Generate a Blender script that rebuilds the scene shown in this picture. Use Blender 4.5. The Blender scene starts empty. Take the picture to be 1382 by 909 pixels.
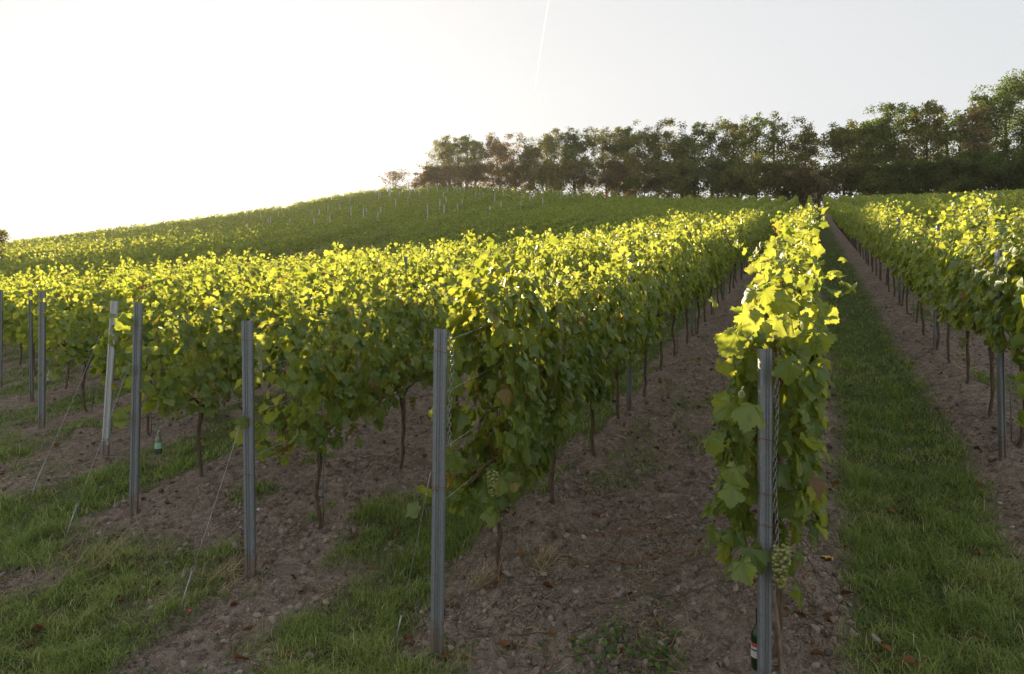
import bpy, math, random
import numpy as np

# ------------------------------------------------------------------ camera, world, sun, exposure
sc = bpy.context.scene
COL = sc.collection
CAMZ = 2.65
F_PX = 921.3
cam_d = bpy.data.cameras.new("camera")
cam_d.lens = 24.0
cam_d.sensor_width = 36.0
cam_d.clip_start = 0.05
cam_d.clip_end = 30000.0
cam = bpy.data.objects.new("camera", cam_d)
cam.location = (0, 0, CAMZ)
cam.rotation_euler = (math.radians(90), 0, 0)
COL.objects.link(cam)
sc.camera = cam

SUN_K = 0.210                                   # rise per metre of depth towards the sun
sun_dir = np.array([-0.381, 1.0, SUN_K])
sun_dir /= np.linalg.norm(sun_dir)
SUN_EL = math.asin(sun_dir[2])
SUN_AZ = math.atan2(sun_dir[0], sun_dir[1])     # from +Y, clockwise seen from above is positive x

world = bpy.data.worlds.new("World")
sc.world = world
world.use_nodes = True
wn = world.node_tree
for n in list(wn.nodes):
    wn.nodes.remove(n)
w_out = wn.nodes.new("ShaderNodeOutputWorld")
w_bg = wn.nodes.new("ShaderNodeBackground")
sky = wn.nodes.new("ShaderNodeTexSky")
sky.sky_type = 'NISHITA'
sky.sun_disc = False
sky.sun_elevation = SUN_EL
sky.sun_rotation = SUN_AZ
sky.altitude = 200
sky.air_density = 1.0
sky.dust_density = 2.2
sky.ozone_density = 1.6
w_hsv = wn.nodes.new("ShaderNodeHueSaturation")
w_hsv.inputs['Saturation'].default_value = 0.68
wn.links.new(sky.outputs[0], w_hsv.inputs['Color'])
w_gam = wn.nodes.new("ShaderNodeGamma")
w_gam.inputs[1].default_value = 0.48
wn.links.new(w_hsv.outputs[0], w_gam.inputs[0])
w_sc = wn.nodes.new("ShaderNodeVectorMath"); w_sc.operation = 'MULTIPLY_ADD'      # 1 + .35 c
w_sc.inputs[1].default_value = (.85, .85, .85); w_sc.inputs[2].default_value = (1, 1, 1)
w_dv = wn.nodes.new("ShaderNodeVectorMath"); w_dv.operation = 'DIVIDE'
wn.links.new(w_gam.outputs[0], w_sc.inputs[0]); wn.links.new(w_gam.outputs[0], w_dv.inputs[0])
wn.links.new(w_sc.outputs[0], w_dv.inputs[1]); wn.links.new(w_dv.outputs[0], w_bg.inputs[0])
w_bg.inputs[1].default_value = 0.15
wn.links.new(w_bg.outputs[0], w_out.inputs[0])

sun_d = bpy.data.lights.new("sun", 'SUN')
sun_d.energy = 2.1
sun_d.angle = math.radians(0.5)
sun_d.color = (1.0, 0.81, 0.52)
sun = bpy.data.objects.new("sun", sun_d)
from mathutils import Vector
sun.rotation_euler = Vector(sun_dir).to_track_quat('Z', 'Y').to_euler()
sun.location = (-40, 100, 60)
COL.objects.link(sun)

sc.view_settings.view_transform = 'Standard'
sc.view_settings.look = 'None'
sc.view_settings.gamma = 1.0
sc.view_settings.use_curve_mapping = False
sc.view_settings.exposure = 2.93

sc.render.engine = 'CYCLES'
cy = sc.cycles
cy.use_denoising = True
cy.max_bounces = 8
cy.diffuse_bounces = 6
cy.glossy_bounces = 2
cy.transmission_bounces = 6
cy.transparent_max_bounces = 6
cy.sample_clamp_indirect = 8.0
cy.caustics_reflective = False
cy.caustics_refractive = False

random.seed(11)
rng = np.random.default_rng(11)
PI = math.pi

# ------------------------------------------------------------------ noise and terrain
def _hash(ix, iy, seed):
    h = (ix.astype(np.int64) * 374761393 + iy.astype(np.int64) * 668265263 + seed * 982451653) & 0xffffffff
    h = ((h ^ (h >> 13)) * 1274126177) & 0xffffffff
    h = ((h ^ (h >> 16)) * 2246822519) & 0xffffffff
    return ((h ^ (h >> 15)) & 0xffffff) / float(0xffffff)

def vnoise(x, y, seed=0):
    ix = np.floor(x); iy = np.floor(y)
    fx = x - ix; fy = y - iy
    fx = fx * fx * (3 - 2 * fx); fy = fy * fy * (3 - 2 * fy)
    a = _hash(ix, iy, seed); b = _hash(ix + 1, iy, seed)
    c = _hash(ix, iy + 1, seed); d = _hash(ix + 1, iy + 1, seed)
    return (a + (b - a) * fx) * (1 - fy) + (c + (d - c) * fx) * fy     # 0..1

def fbm(x, y, octaves=4, seed=0):
    s = 0.0; a = 0.5; t = 0.0
    for o in range(octaves):
        s = s + a * vnoise(x * 2 ** o + 17.3 * o, y * 2 ** o - 9.1 * o, seed + o)
        t += a; a *= 0.5
    return s / t

def sstep(a, b, x):
    t = np.clip((x - a) / (b - a), 0, 1)
    return t * t * (3 - 2 * t)

_ut = np.linspace(-1.2, 1.2, 241)
def _smooth(tab):
    k = np.exp(-np.linspace(-2, 2, 17) ** 2); k /= k.sum()
    return np.convolve(np.pad(tab, 8, mode='edge'), k, mode='valid')
_RT = _smooth(np.interp(_ut, [-.9, -.4, -.12, 0, .227, .4386, .75, .9], [170, 170, 165, 150, 125, 105, 96, 94]))
_TT = _smooth(np.interp(_ut, [-.9, -.75, -.6, -.381, -.207, -.12, .01, .227, .4386, .75, .9],
                        [.130, .1383, .158, .186, .2185, .225, .218, .2085, .2085, .213, .215]))
def ridge_R(u):
    return np.interp(u, _ut, _RT)
def ridge_T(u):
    return np.interp(u, _ut, _TT)

CA, SA = math.cos(math.radians(23.7)), math.sin(math.radians(23.7))
def pq(x, y):
    return x * CA - y * SA, x * SA + y * CA
def xy(p, q):
    return p * CA + q * SA, -p * SA + q * CA

# rows of vines: perpendicular position and the start of each along the row
ROW = {0: (-.216, 3.73), -1: (-2.06, 3.57), -2: (-3.94, 4.0), -3: (-6.0, 4.57), -4: (-8.13, 5.83), -5: (-10.4, 6.51)}
for n in range(0, 22):
    ROW[-6 - n] = (-12.55 - 2.13 * n, 7.5 + .87 * n)
for j in range(1, 18):
    p = -.216 + 2.0 * j
    zs = (p / CA - 0.0) / (0.84 - SA / CA)       # where the row meets x = .84 y
    x0 = .84 * zs
    q0 = x0 * SA + zs * CA
    ROW[j] = (p, q0 if j > 1 else 6.1)
ROWK = sorted(ROW)
ROWP = np.array([ROW[k][0] for k in ROWK])
ROWQ = np.array([ROW[k][1] for k in ROWK])

def base_h(x, y):
    x = np.asarray(x, float); y = np.asarray(y, float)
    yc = np.maximum(y, 1.0)
    u = np.clip(x / yc, -.9, .9)
    R = ridge_R(u)
    yy = np.minimum(np.where(y < -25, -25 - 3 * np.log1p(np.maximum(-25 - y, 0) / 3), y), R)
    f = np.where(y > R, R / np.maximum(y, 1), 1.0)
    xe = np.clip(x * f, -170, 170)
    plane = .0692 * xe + .178 * yy
    planeR = .0692 * u * R + .178 * R
    G = R * ridge_T(u) - 2.0 + CAMZ
    t = np.clip((yy - 45) / (R - 45), 0, 1)
    h = plane + (G - planeR) * t ** 1.5 * (1 - .0 * t)
    h = h - 2.1 * np.exp(-((y - 42) / 15) ** 2) * (1 - sstep(0.0, .25, u)) * sstep(-1.6, -.8, x / yc)
    over = np.maximum(y - R - 8, 0)
    h = h - np.minimum(over * (.04 + .10 * (1 - sstep(-.1, .1, u))), 30)
    return h

def row_info(x, y):
    p, q = pq(np.asarray(x, float), np.asarray(y, float))
    i = np.clip(np.searchsorted(ROWP, p), 1, len(ROWP) - 1)
    dl = p - ROWP[i - 1]; dr = ROWP[i] - p
    near = np.where(dl < dr, i - 1, i)
    d = np.minimum(np.abs(dl), np.abs(dr))
    frac = np.clip(dl / (dl + dr), 0, 1)
    leftk = np.array(ROWK)[i - 1]
    return p, q, d, frac, leftk, ROWQ[near], dl, dr

def ground(x, y):
    """height of the ground with its furrows and clods"""
    x = np.atleast_1d(np.asarray(x, float)); y = np.atleast_1d(np.asarray(y, float))
    h = base_h(x, y)
    p, q, d, frac, lk, q0, dl, dr = row_info(x, y)
    r = np.hypot(x, y)
    inrow = sstep(-.1, 1.6, q - q0)
    fade = 1 - sstep(60, 110, r)
    h = h + .10 * np.exp(-(d / .34) ** 2) * inrow * fade * (y > 1)
    gr = np.exp(-((frac - .5) / .22) ** 2) * (lk % 2 == 0)
    h = h - .05 * gr * fade * inrow
    h = h + .07 * (fbm(x * 2.6 + 4, y * 2.6, 3, 33) - .35) * np.exp(-(d / .5) ** 2) * inrow * (r < 25)
    near = 1 - sstep(25, 45, r)
    soil = 1 - .6 * gr
    h = h + near * soil * (.11 * (fbm(x * 1.3, y * 1.3, 3, 5) - .5)
                           + 0.12 * (fbm(x * 5.5, y * 5.5, 3, 8) - .5)
                           + .10 * np.abs(fbm(x * 17, y * 17, 3, 21) - .5) * (1 - sstep(9, 16, r)))
    return h

def gz(x, y):
    return float(ground(x, y)[0])

def grass_mask(x, y):
    x = np.asarray(x, float); y = np.asarray(y, float)
    p, q, d, frac, lk, q0, dl, dr = row_info(x, y)
    wob = .16 * (fbm(x * .9, y * .9, 3, 41) - .5) + .10 * (fbm(x * 4, y * 4, 2, 43) - .5)
    g = (lk % 2 == 0) * (1 - sstep(.20, .33, np.abs(frac - .5 + wob * .5)))
    patch = sstep(.40, .55, fbm(x * 1.1 + 3, y * 1.1, 3, 50))
    first = lk == 0
    main = g * np.where(first, 1.0, np.where(lk == -2, .8, .35) + .2 * patch + .45 * patch * (lk != -2))
    # soil alleys keep a few green patches
    weeds = sstep(.60, .70, fbm(x * .8 + 9, y * .8, 3, 61)) * .8 * (1 - first) * np.where(lk == -1, .35, 1.0)
    m = np.maximum(main, weeds * (d > .15))
    # headland before the row ends
    head = sstep(.0, 1.2, q0 - q)
    hg = .9 * sstep(.44, .60, fbm(x * .75 + 5, y * .75 + 2, 4, 71) + .22 * sstep(-2.5, -4.6, p) - .16 * sstep(-2.2, -1.2, p) * (1 - first))
    hg = np.where(p > -.2, g, hg)
    m = m * (1 - head) + np.where(p < -.2, hg, m) * head
    # the bank of bare earth in front of the third post and the green band beside it
    def blob(cx, cy, ax, ay, ang):
        c, s = math.cos(ang), math.sin(ang)
        X = (x - cx) * c + (y - cy) * s; Y = -(x - cx) * s + (y - cy) * c
        return np.exp(-((X / ax) ** 2 + (Y / ay) ** 2) ** 1.5)
    n = .5 + fbm(x * 3.0, y * 3.0, 3, 77)
    m = m + .8 * n * blob(-3.4, 5.0, 1.0, .40, .6) + n * blob(-3.0, 4.1, .7, .4, .3)
    m = m + .8 * n * blob(-.95, 4.2, .75, .20, 1.05) + n * blob(-1.0, 3.7, .8, .3, .35)
    m = m - 1.4 * blob(-1.9, 4.6, 1.3, .26, .75) - 1.2 * blob(-2.05, 4.0, .7, .2, .4) - 1.2 * blob(.4, 4.4, .55, 1.6, -.3)
    return np.clip(m, 0, 1)

# ------------------------------------------------------------------ mesh helpers
def mk(name, V, F, mat, parent=None, attrs=None, smooth=True, uv=None):
    """V (n,3), F (m,3) or (m,4): one mesh object"""
    V = np.asarray(V, np.float32); F = np.asarray(F, np.int32)
    me = bpy.data.meshes.new(name)
    k = F.shape[1]
    me.vertices.add(len(V)); me.vertices.foreach_set('co', V.ravel())
    me.loops.add(F.size); me.loops.foreach_set('vertex_index', F.ravel())
    me.polygons.add(len(F))
    me.polygons.foreach_set('loop_start', np.arange(0, F.size, k, dtype=np.int32))
    me.polygons.foreach_set('use_smooth', np.full(len(F), bool(smooth)))
    me.update(calc_edges=True)
    if attrs:
        for an, av in attrs.items():
            av = np.asarray(av, np.float32)
            if av.ndim == 1:
                a = me.attributes.new(an, 'FLOAT', 'POINT'); a.data.foreach_set('value', av)
            else:
                a = me.attributes.new(an, 'FLOAT_COLOR', 'POINT'); a.data.foreach_set('color', av.ravel())
    if mat is not None:
        me.materials.append(mat)
    o = bpy.data.objects.new(name, me)
    COL.objects.link(o)
    if parent is not None:
        o.parent = parent
    return o

def tag(o, label=None, cat=None, group=None, kind=None):
    if label: o['label'] = label
    if cat: o['category'] = cat
    if group: o['group'] = group
    if kind: o['kind'] = kind
    return o

def empty(name, loc, rz=0.0):
    o = bpy.data.objects.new(name, None)
    o.empty_display_size = .1
    o.location = loc; o.rotation_euler = (0, 0, rz)
    COL.objects.link(o)
    return o

def copy_tree(src, loc, rz, flip=False, sz=1.0):
    r = src.copy(); COL.objects.link(r)
    r.location = loc; r.rotation_euler = (0, 0, rz); r.scale = (1, -1 if flip else 1, sz)
    for ch in src.children:
        c = ch.copy(); COL.objects.link(c); c.parent = r
        for g in ch.children:
            d = g.copy(); COL.objects.link(d); d.parent = c
    return r

class MB:
    """collects triangle pieces"""
    def __init__(s): s.V = []; s.F = []; s.n = 0; s.A = []
    def add(s, V, F, a=0.5):
        V = np.asarray(V, float); F = np.asarray(F, int)
        if F.shape[1] == 4:
            F = np.concatenate([F[:, [0, 1, 2]], F[:, [0, 2, 3]]])
        s.V.append(V); s.F.append(F + s.n); s.n += len(V)
        s.A.append(np.full(len(V), a) if np.isscalar(a) else np.asarray(a, float))
    def build(s, name, mat, parent=None, smooth=True):
        return mk(name, np.concatenate(s.V), np.concatenate(s.F), mat, parent, {'rnd': np.concatenate(s.A)}, smooth)

def tube(pts, rad, seg=7, closed=False):
    pts = np.asarray(pts, float); n = len(pts)
    rad = np.full(n, rad) if np.isscalar(rad) else np.asarray(rad, float)
    d = np.gradient(pts, axis=0) if not closed else np.roll(pts, -1, 0) - np.roll(pts, 1, 0)
    d /= np.linalg.norm(d, axis=1)[:, None] + 1e-12
    ref = np.array([0.31, .17, .93])
    if abs(d[0] @ ref) > .9: ref = np.array([.95, .1, .2])
    u = np.cross(d, ref); u /= np.linalg.norm(u, axis=1)[:, None] + 1e-12
    v = np.cross(d, u)
    a = np.linspace(0, 2 * PI, seg, endpoint=False)
    V = pts[:, None, :] + rad[:, None, None] * (np.cos(a)[None, :, None] * u[:, None, :] + np.sin(a)[None, :, None] * v[:, None, :])
    V = V.reshape(-1, 3)
    F = []
    m = n if closed else n - 1
    for i in range(m):
        for j in range(seg):
            F.append([i * seg + j, i * seg + (j + 1) % seg, ((i + 1) % n) * seg + (j + 1) % seg, ((i + 1) % n) * seg + j])
    if not closed:
        c0, c1 = len(V), len(V) + 1
        V = np.concatenate([V, pts[:1], pts[-1:]])
        F = np.array(F); F = np.concatenate([F[:, [0, 1, 2]], F[:, [0, 2, 3]]])
        caps = [[c0, (j + 1) % seg, j] for j in range(seg)] + [[c1, (n - 1) * seg + j, (n - 1) * seg + (j + 1) % seg] for j in range(seg)]
        F = np.concatenate([F, np.array(caps)])
    return V, np.array(F)

def lathe(prof, seg=24):
    """prof: list of (r, z)"""
    prof = np.asarray(prof, float); n = len(prof)
    a = np.linspace(0, 2 * PI, seg, endpoint=False)
    V = np.stack([prof[:, 0][:, None] * np.cos(a), prof[:, 0][:, None] * np.sin(a), np.repeat(prof[:, 1][:, None], seg, 1)], -1).reshape(-1, 3)
    F = [[i * seg + j, i * seg + (j + 1) % seg, (i + 1) * seg + (j + 1) % seg, (i + 1) * seg + j] for i in range(n - 1) for j in range(seg)]
    return V, np.array(F)

def prism(outline, z0, z1, taper=1.0):
    """closed outline (x,y) extruded between two heights"""
    o = np.asarray(outline, float); n = len(o)
    V = np.concatenate([np.c_[o, np.full(n, z0)], np.c_[o * taper, np.full(n, z1)]])
    F = np.array([[i, (i + 1) % n, n + (i + 1) % n, n + i] for i in range(n)])
    return V, F

def scatter(TV, TF, pos, X, Y, Z, size, tattr=None, rnd=None):
    """copies of a template put into one vertex/face array; X,Y,Z axes (N,3)"""
    N = len(pos); nv = len(TV)
    s = np.asarray(size).reshape(-1, 1, 1) if not np.isscalar(size) else size
    V = (TV[None, :, 0:1] * X[:, None, :] + TV[None, :, 1:2] * Y[:, None, :] + TV[None, :, 2:3] * Z[:, None, :]) * s + pos[:, None, :]
    F = (TF[None] + (np.arange(N) * nv)[:, None, None]).reshape(-1, TF.shape[1])
    R = np.repeat(rnd, nv) if rnd is not None else None
    T = np.tile(tattr, N) if tattr is not None else None
    return V.reshape(-1, 3), F, R, T

def unit(v):
    return v / (np.linalg.norm(v, axis=-1, keepdims=True) + 1e-9)

# ------------------------------------------------------------------ materials
def nmat(name):
    m = bpy.data.materials.new(name); m.use_nodes = True
    t = m.node_tree
    for n in list(t.nodes): t.nodes.remove(n)
    out = t.nodes.new('ShaderNodeOutputMaterial')
    return m, t, out

def ramp(t, src, stops, interp='LINEAR'):
    r = t.nodes.new('ShaderNodeValToRGB'); r.color_ramp.interpolation = interp
    el = r.color_ramp.elements
    while len(el) < len(stops): el.new(.5)
    for e, (p, c) in zip(el, stops):
        e.position = p; e.color = (*c, 1) if len(c) == 3 else c
    if src is not None: t.links.new(src, r.inputs[0])
    return r.outputs[0]

def noise(t, scale, detail=4, rough=.55, coord='Object', vec=None):
    n = t.nodes.new('ShaderNodeTexNoise'); n.inputs['Scale'].default_value = scale
    n.inputs['Detail'].default_value = detail; n.inputs['Roughness'].default_value = rough
    if vec is None:
        c = t.nodes.new('ShaderNodeTexCoord'); vec = c.outputs[coord]
    t.links.new(vec, n.inputs['Vector'])
    return n.outputs['Fac']

def mixc(t, fac, a, b, mode='MIX'):
    n = t.nodes.new('ShaderNodeMix'); n.data_type = 'RGBA'; n.blend_type = mode
    for sock, v in ((n.inputs[0], fac), (n.inputs[6], a), (n.inputs[7], b)):
        if hasattr(v, 'links'): t.links.new(v, sock)
        elif isinstance(v, (int, float)): sock.default_value = v
        else: sock.default_value = (*v, 1)
    return n.outputs[2]

def math_n(t, op, a, b=None):
    n = t.nodes.new('ShaderNodeMath'); n.operation = op
    for sock, v in ((n.inputs[0], a), (n.inputs[1], b)):
        if v is None: continue
        if hasattr(v, 'links'): t.links.new(v, sock)
        else: sock.default_value = v
    return n.outputs[0]

def bump(t, height, strength, dist=.01):
    b = t.nodes.new('ShaderNodeBump'); b.inputs['Strength'].default_value = strength
    b.inputs['Distance'].default_value = dist
    t.links.new(height, b.inputs['Height'])
    return b.outputs[0]

def attr(t, name):
    a = t.nodes.new('ShaderNodeAttribute'); a.attribute_name = name
    return a.outputs['Fac']

def leaf_mat(name, cols, trans, mix=.5, spec=.35, rough=.42, veins=False, vcol=(.28, .34, .09)):
    m, t, out = nmat(name)
    r = attr(t, 'rnd')
    c = ramp(t, r, cols)
    tc = ramp(t, r, trans)
    if veins:
        v = math_n(t, 'POWER', attr(t, 'vein'), 7.0)
        c = mixc(t, math_n(t, 'MULTIPLY', v, .8), c, vcol)
        tc = mixc(t, math_n(t, 'MULTIPLY', v, .45), tc, (.22, .26, .03))
        nz = noise(t, 38, 3)
        c = mixc(t, math_n(t, 'MULTIPLY', nz, .45), c, (.04, .07, .02))
        sp = math_n(t, 'MULTIPLY', math_n(t, 'GREATER_THAN', noise(t, 26, 3, .6), .66), .55)
        c = mixc(t, sp, c, (.16, .11, .035)); tc = mixc(t, sp, tc, (.28, .18, .04))
    p = t.nodes.new('ShaderNodeBsdfPrincipled')
    t.links.new(c, p.inputs['Base Color'])
    p.inputs['Roughness'].default_value = rough
    p.inputs['Specular IOR Level'].default_value = spec
    tr = t.nodes.new('ShaderNodeBsdfTranslucent'); t.links.new(tc, tr.inputs[0])
    if veins:
        nb = bump(t, noise(t, 60, 2), .5, .004)
        t.links.new(nb, p.inputs['Normal'])
    mx = t.nodes.new('ShaderNodeMixShader'); mx.inputs[0].default_value = mix
    t.links.new(p.outputs[0], mx.inputs[1]); t.links.new(tr.outputs[0], mx.inputs[2])
    t.links.new(mx.outputs[0], out.inputs[0])
    return m

VC = [(0, (.078, .140, .026)), (.35, (.125, .21, .038)), (.75, (.20, .285, .055)), (.93, (.28, .32, .07)), (.965, (.28, .22, .04)), (1, (.20, .09, .03))]
VT = [(0, (.33, .41, .045)), (.35, (.46, .51, .055)), (.75, (.63, .63, .09)), (.93, (.80, .72, .14)), (.965, (.75, .55, .06)), (1, (.5, .22, .05))]
M = {}
M['leaf'] = leaf_mat('vine_leaf', VC, VT, .44, .7, .45, veins=True)
M['leaf_mid'] = leaf_mat('vine_leaf_mid', VC, VT, .50, .75, .45)
M['leaf_far'] = leaf_mat('vine_leaf_far', VC, VT, .45, .3, .5)
M['grass'] = leaf_mat('grass_blade', [(0, (.13, .195, .045)), (.45, (.24, .315, .07)), (.8, (.42, .42, .14)), (1, (.60, .52, .30))],
                      [(0, (.14, .26, .04)), (.6, (.22, .36, .05)), (.88, (.32, .38, .08)), (1, (.5, .42, .18))], .35, .25, .5)
M['weed'] = leaf_mat('weed_leaf', [(0, (.04, .09, .02)), (.7, (.08, .15, .03)), (.95, (.16, .20, .04)), (1, (.25, .10, .04))],
                     [(0, (.12, .25, .03)), (.7, (.2, .34, .04)), (1, (.35, .3, .05))], .35, .3, .5)
M['tree_green'] = leaf_mat('tree_leaf_green', [(0, (.045, .085, .020)), (.6, (.080, .13, .030)), (1, (.14, .18, .04))],
                           [(0, (.10, .17, .02)), (1, (.26, .30, .04))], .35, .2, .6)
M['tree_olive'] = leaf_mat('tree_leaf_olive', [(0, (.055, .082, .022)), (.6, (.10, .13, .032)), (1, (.18, .18, .045))],
                           [(0, (.16, .18, .02)), (1, (.36, .32, .05))], .38, .2, .6)
M['tree_rust'] = leaf_mat('tree_leaf_rust', [(0, (.058, .068, .026)), (.6, (.105, .105, .038)), (1, (.17, .14, .055))],
                          [(0, (.18, .14, .03)), (1, (.40, .22, .06))], .38, .2, .6)
M['tree_pale'] = leaf_mat('tree_leaf_pale', [(0, (.14, .12, .06)), (.6, (.22, .19, .10)), (1, (.32, .26, .14))],
                          [(0, (.3, .26, .1)), (1, (.5, .4, .18))], .4, .2, .6)

def bark_mat(name, a, b, scale=14):
    m, t, out = nmat(name)
    c = t.nodes.new('ShaderNodeTexCoord'); mp = t.nodes.new('ShaderNodeMapping')
    mp.inputs['Scale'].default_value = (1, 1, .18); t.links.new(c.outputs['Object'], mp.inputs[0])
    n = noise(t, scale * 4, 5, .65, vec=mp.outputs[0])
    col = ramp(t, n, [(.3, a), (.7, b)])
    p = t.nodes.new('ShaderNodeBsdfPrincipled'); p.inputs['Roughness'].default_value = .9
    t.links.new(col, p.inputs['Base Color']); t.links.new(bump(t, n, .9, .02), p.inputs['Normal'])
    t.links.new(p.outputs[0], out.inputs[0]); return m
M['bark'] = bark_mat('vine_bark', (.05, .033, .022), (.20, .14, .095))
M['tree_bark'] = bark_mat('tree_bark', (.035, .028, .022), (.10, .08, .06), 2)
M['cane'] = bark_mat('cane_bark', (.16, .065, .025), (.32, .15, .06), 8)
M['wood'] = bark_mat('stake_wood', (.13, .09, .06), (.28, .21, .15), 10)

def simple(name, col, rough=.5, metal=0.0, spec=.5, nscale=None, namp=.3, **kw):
    m, t, out = nmat(name)
    p = t.nodes.new('ShaderNodeBsdfPrincipled')
    p.inputs['Base Color'].default_value = (*col, 1)
    p.inputs['Roughness'].default_value = rough; p.inputs['Metallic'].default_value = metal
    p.inputs['Specular IOR Level'].default_value = spec
    for k, v in kw.items(): p.inputs[k.replace('_', ' ')].default_value = v
    if nscale:
        n = noise(t, nscale, 5)
        dark = tuple(c * (1 - namp) for c in col); lite = tuple(min(1, c * (1 + namp)) for c in col)
        t.links.new(ramp(t, n, [(.3, dark), (.7, lite)]), p.inputs['Base Color'])
    t.links.new(p.outputs[0], out.inputs[0]); return m

def galv(name, a, b, streak):
    m, t, out = nmat(name)
    c = t.nodes.new('ShaderNodeTexCoord')
    v = t.nodes.new('ShaderNodeTexVoronoi'); v.inputs['Scale'].default_value = 90
    t.links.new(c.outputs['Object'], v.inputs['Vector'])
    mp = t.nodes.new('ShaderNodeMapping'); mp.inputs['Scale'].default_value = (1, 1, .06)
    t.links.new(c.outputs['Object'], mp.inputs[0])
    n = noise(t, 60, 5, .6, vec=mp.outputs[0])
    n2 = noise(t, 7, 4)
    col = ramp(t, math_n(t, 'ADD', math_n(t, 'MULTIPLY', n, .6), math_n(t, 'MULTIPLY', v.outputs['Color'], .4)), [(.1, a), (.95, b)])
    col = mixc(t, math_n(t, 'MULTIPLY', math_n(t, 'GREATER_THAN', n2, .62), streak), col, (.16, .13, .10))
    sep = t.nodes.new('ShaderNodeSeparateXYZ'); t.links.new(c.outputs['Object'], sep.inputs[0])
    splash = math_n(t, 'ADD', sep.outputs[2], math_n(t, 'MULTIPLY', noise(t, 24, 4), -.34))
    col = mixc(t, ramp(t, splash, [(.0, (.85, .85, .85)), (.06, (0, 0, 0))]), col, (.20, .16, .13))
    p = t.nodes.new('ShaderNodeBsdfPrincipled'); p.inputs['Metallic'].default_value = .45
    p.inputs['Roughness'].default_value = .5
    t.links.new(col, p.inputs['Base Color']); t.links.new(bump(t, n, .15, .002), p.inputs['Normal'])
    t.links.new(p.outputs[0], out.inputs[0]); return m
M['galv'] = galv('galvanised_steel', (.17, .185, .20), (.29, .31, .33), .25)
M['galv_pale'] = galv('pale_galvanised_steel', (.42, .44, .455), (.58, .60, .62), .1)
M['wire'] = simple('steel_wire', (.32, .32, .32), .45, .7, nscale=30)
M['rust_wire'] = simple('rusty_tie_wire', (.22, .12, .07), .7, .3, nscale=40)
M['berry'] = simple('grape_skin', (.24, .26, .085), .35, 0, .5, nscale=45, namp=.25, Subsurface_Weight=.35, Subsurface_Scale=.01)
M['straw'] = simple('dry_straw', (.42, .32, .17), .7, 0, .3, nscale=6, namp=.4)
M['dead_leaf'] = leaf_mat('dead_leaf', [(0, (.10, .045, .02)), (.5, (.17, .075, .03)), (.9, (.25, .13, .05)), (1, (.4, .28, .08))],
                          [(0, (.1, .04, .02)), (1, (.3, .15, .05))], .2, .2, .7)
M['yellow_leaf'] = simple('yellow_fallen_leaf', (.55, .33, .09), .6, nscale=20)
M['glass_green'] = simple('green_glass', (.05, .14, .05), .06, 0, .5, Transmission_Weight=.75, IOR=1.45)
M['glass_clear'] = simple('clear_glass', (.80, .92, .80), .05, 0, .5, Transmission_Weight=.9, IOR=1.45)
M['liquid'] = simple('yellow_liquid', (.75, .72, .12), .08, 0, .5, Transmission_Weight=.5, IOR=1.33)
M['paper_white'] = simple('white_paper_label', (.5, .49, .46), .7, nscale=12, namp=.1)
M['paper_green'] = simple('pale_green_label', (.36, .62, .48), .7, nscale=12, namp=.1)
M['ink_red'] = simple('red_print', (.42, .05, .03), .6, nscale=30, namp=.1)
M['ink_dark'] = simple('dark_print', (.03, .03, .03), .6, nscale=30, namp=.1)
M['plastic_red'] = simple('red_plastic', (.55, .08, .10), .5, nscale=30, namp=.1)
M['foil'] = simple('silver_foil', (.6, .62, .64), .3, .8, nscale=60, namp=.2)
m, t, out = nmat('ice_trail')
_tr = t.nodes.new('ShaderNodeBsdfTransparent'); _tl = t.nodes.new('ShaderNodeBsdfTranslucent'); _tl.inputs[0].default_value = (.95, .95, .95, 1)
_mx = t.nodes.new('ShaderNodeMixShader'); _mx.inputs[0].default_value = .07
t.links.new(_tr.outputs[0], _mx.inputs[1]); t.links.new(_tl.outputs[0], _mx.inputs[2]); t.links.new(_mx.outputs[0], out.inputs[0])
M['contrail'] = m

# ground
m, t, out = nmat('vineyard_ground')
tc = t.nodes.new('ShaderNodeTexCoord')
g = attr(t, 'grass')
nA = noise(t, 1.4, 6, .6); nB = noise(t, 11, 6, .65); nC = noise(t, 75, 5, .7); nD = noise(t, .35, 4)
soil = ramp(t, nB, [(.32, (.105, .079, .061)), (.5, (.215, .163, .128)), (.68, (.37, .295, .24))])
soil = mixc(t, math_n(t, 'MULTIPLY', nA, .55), soil, (.26, .19, .145))
soil = mixc(t, ramp(t, nC, [(.54, (0, 0, 0)), (.64, (.6, .6, .6))]), soil, (.55, .47, .41))
soil = mixc(t, ramp(t, noise(t, 42, 4, .7), [(.34, (.75, .75, .75)), (.46, (0, 0, 0))]), soil, (.08, .062, .05))
vor = t.nodes.new('ShaderNodeTexVoronoi'); vor.feature = 'DISTANCE_TO_EDGE'; vor.inputs['Scale'].default_value = 11
wv = t.nodes.new('ShaderNodeVectorMath'); wv.operation = 'ADD'
nzv = t.nodes.new('ShaderNodeTexNoise'); nzv.inputs['Scale'].default_value = 6
t.links.new(tc.outputs['Object'], nzv.inputs['Vector'])
sv = t.nodes.new('ShaderNodeVectorMath'); sv.operation = 'SCALE'; sv.inputs[3].default_value = .35
t.links.new(nzv.outputs['Color'], sv.inputs[0])
t.links.new(tc.outputs['Object'], wv.inputs[0]); t.links.new(sv.outputs[0], wv.inputs[1])
t.links.new(wv.outputs[0], vor.inputs['Vector'])
crack = ramp(t, vor.outputs['Distance'], [(0, (1, 1, 1)), (.035, (0, 0, 0))])
crk = math_n(t, 'MULTIPLY', crack, ramp(t, nA, [(.48, (0, 0, 0)), (.6, (1, 1, 1))]))
soil = mixc(t, math_n(t, 'MULTIPLY', crk, .8), soil, (.03, .022, .017))
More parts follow.
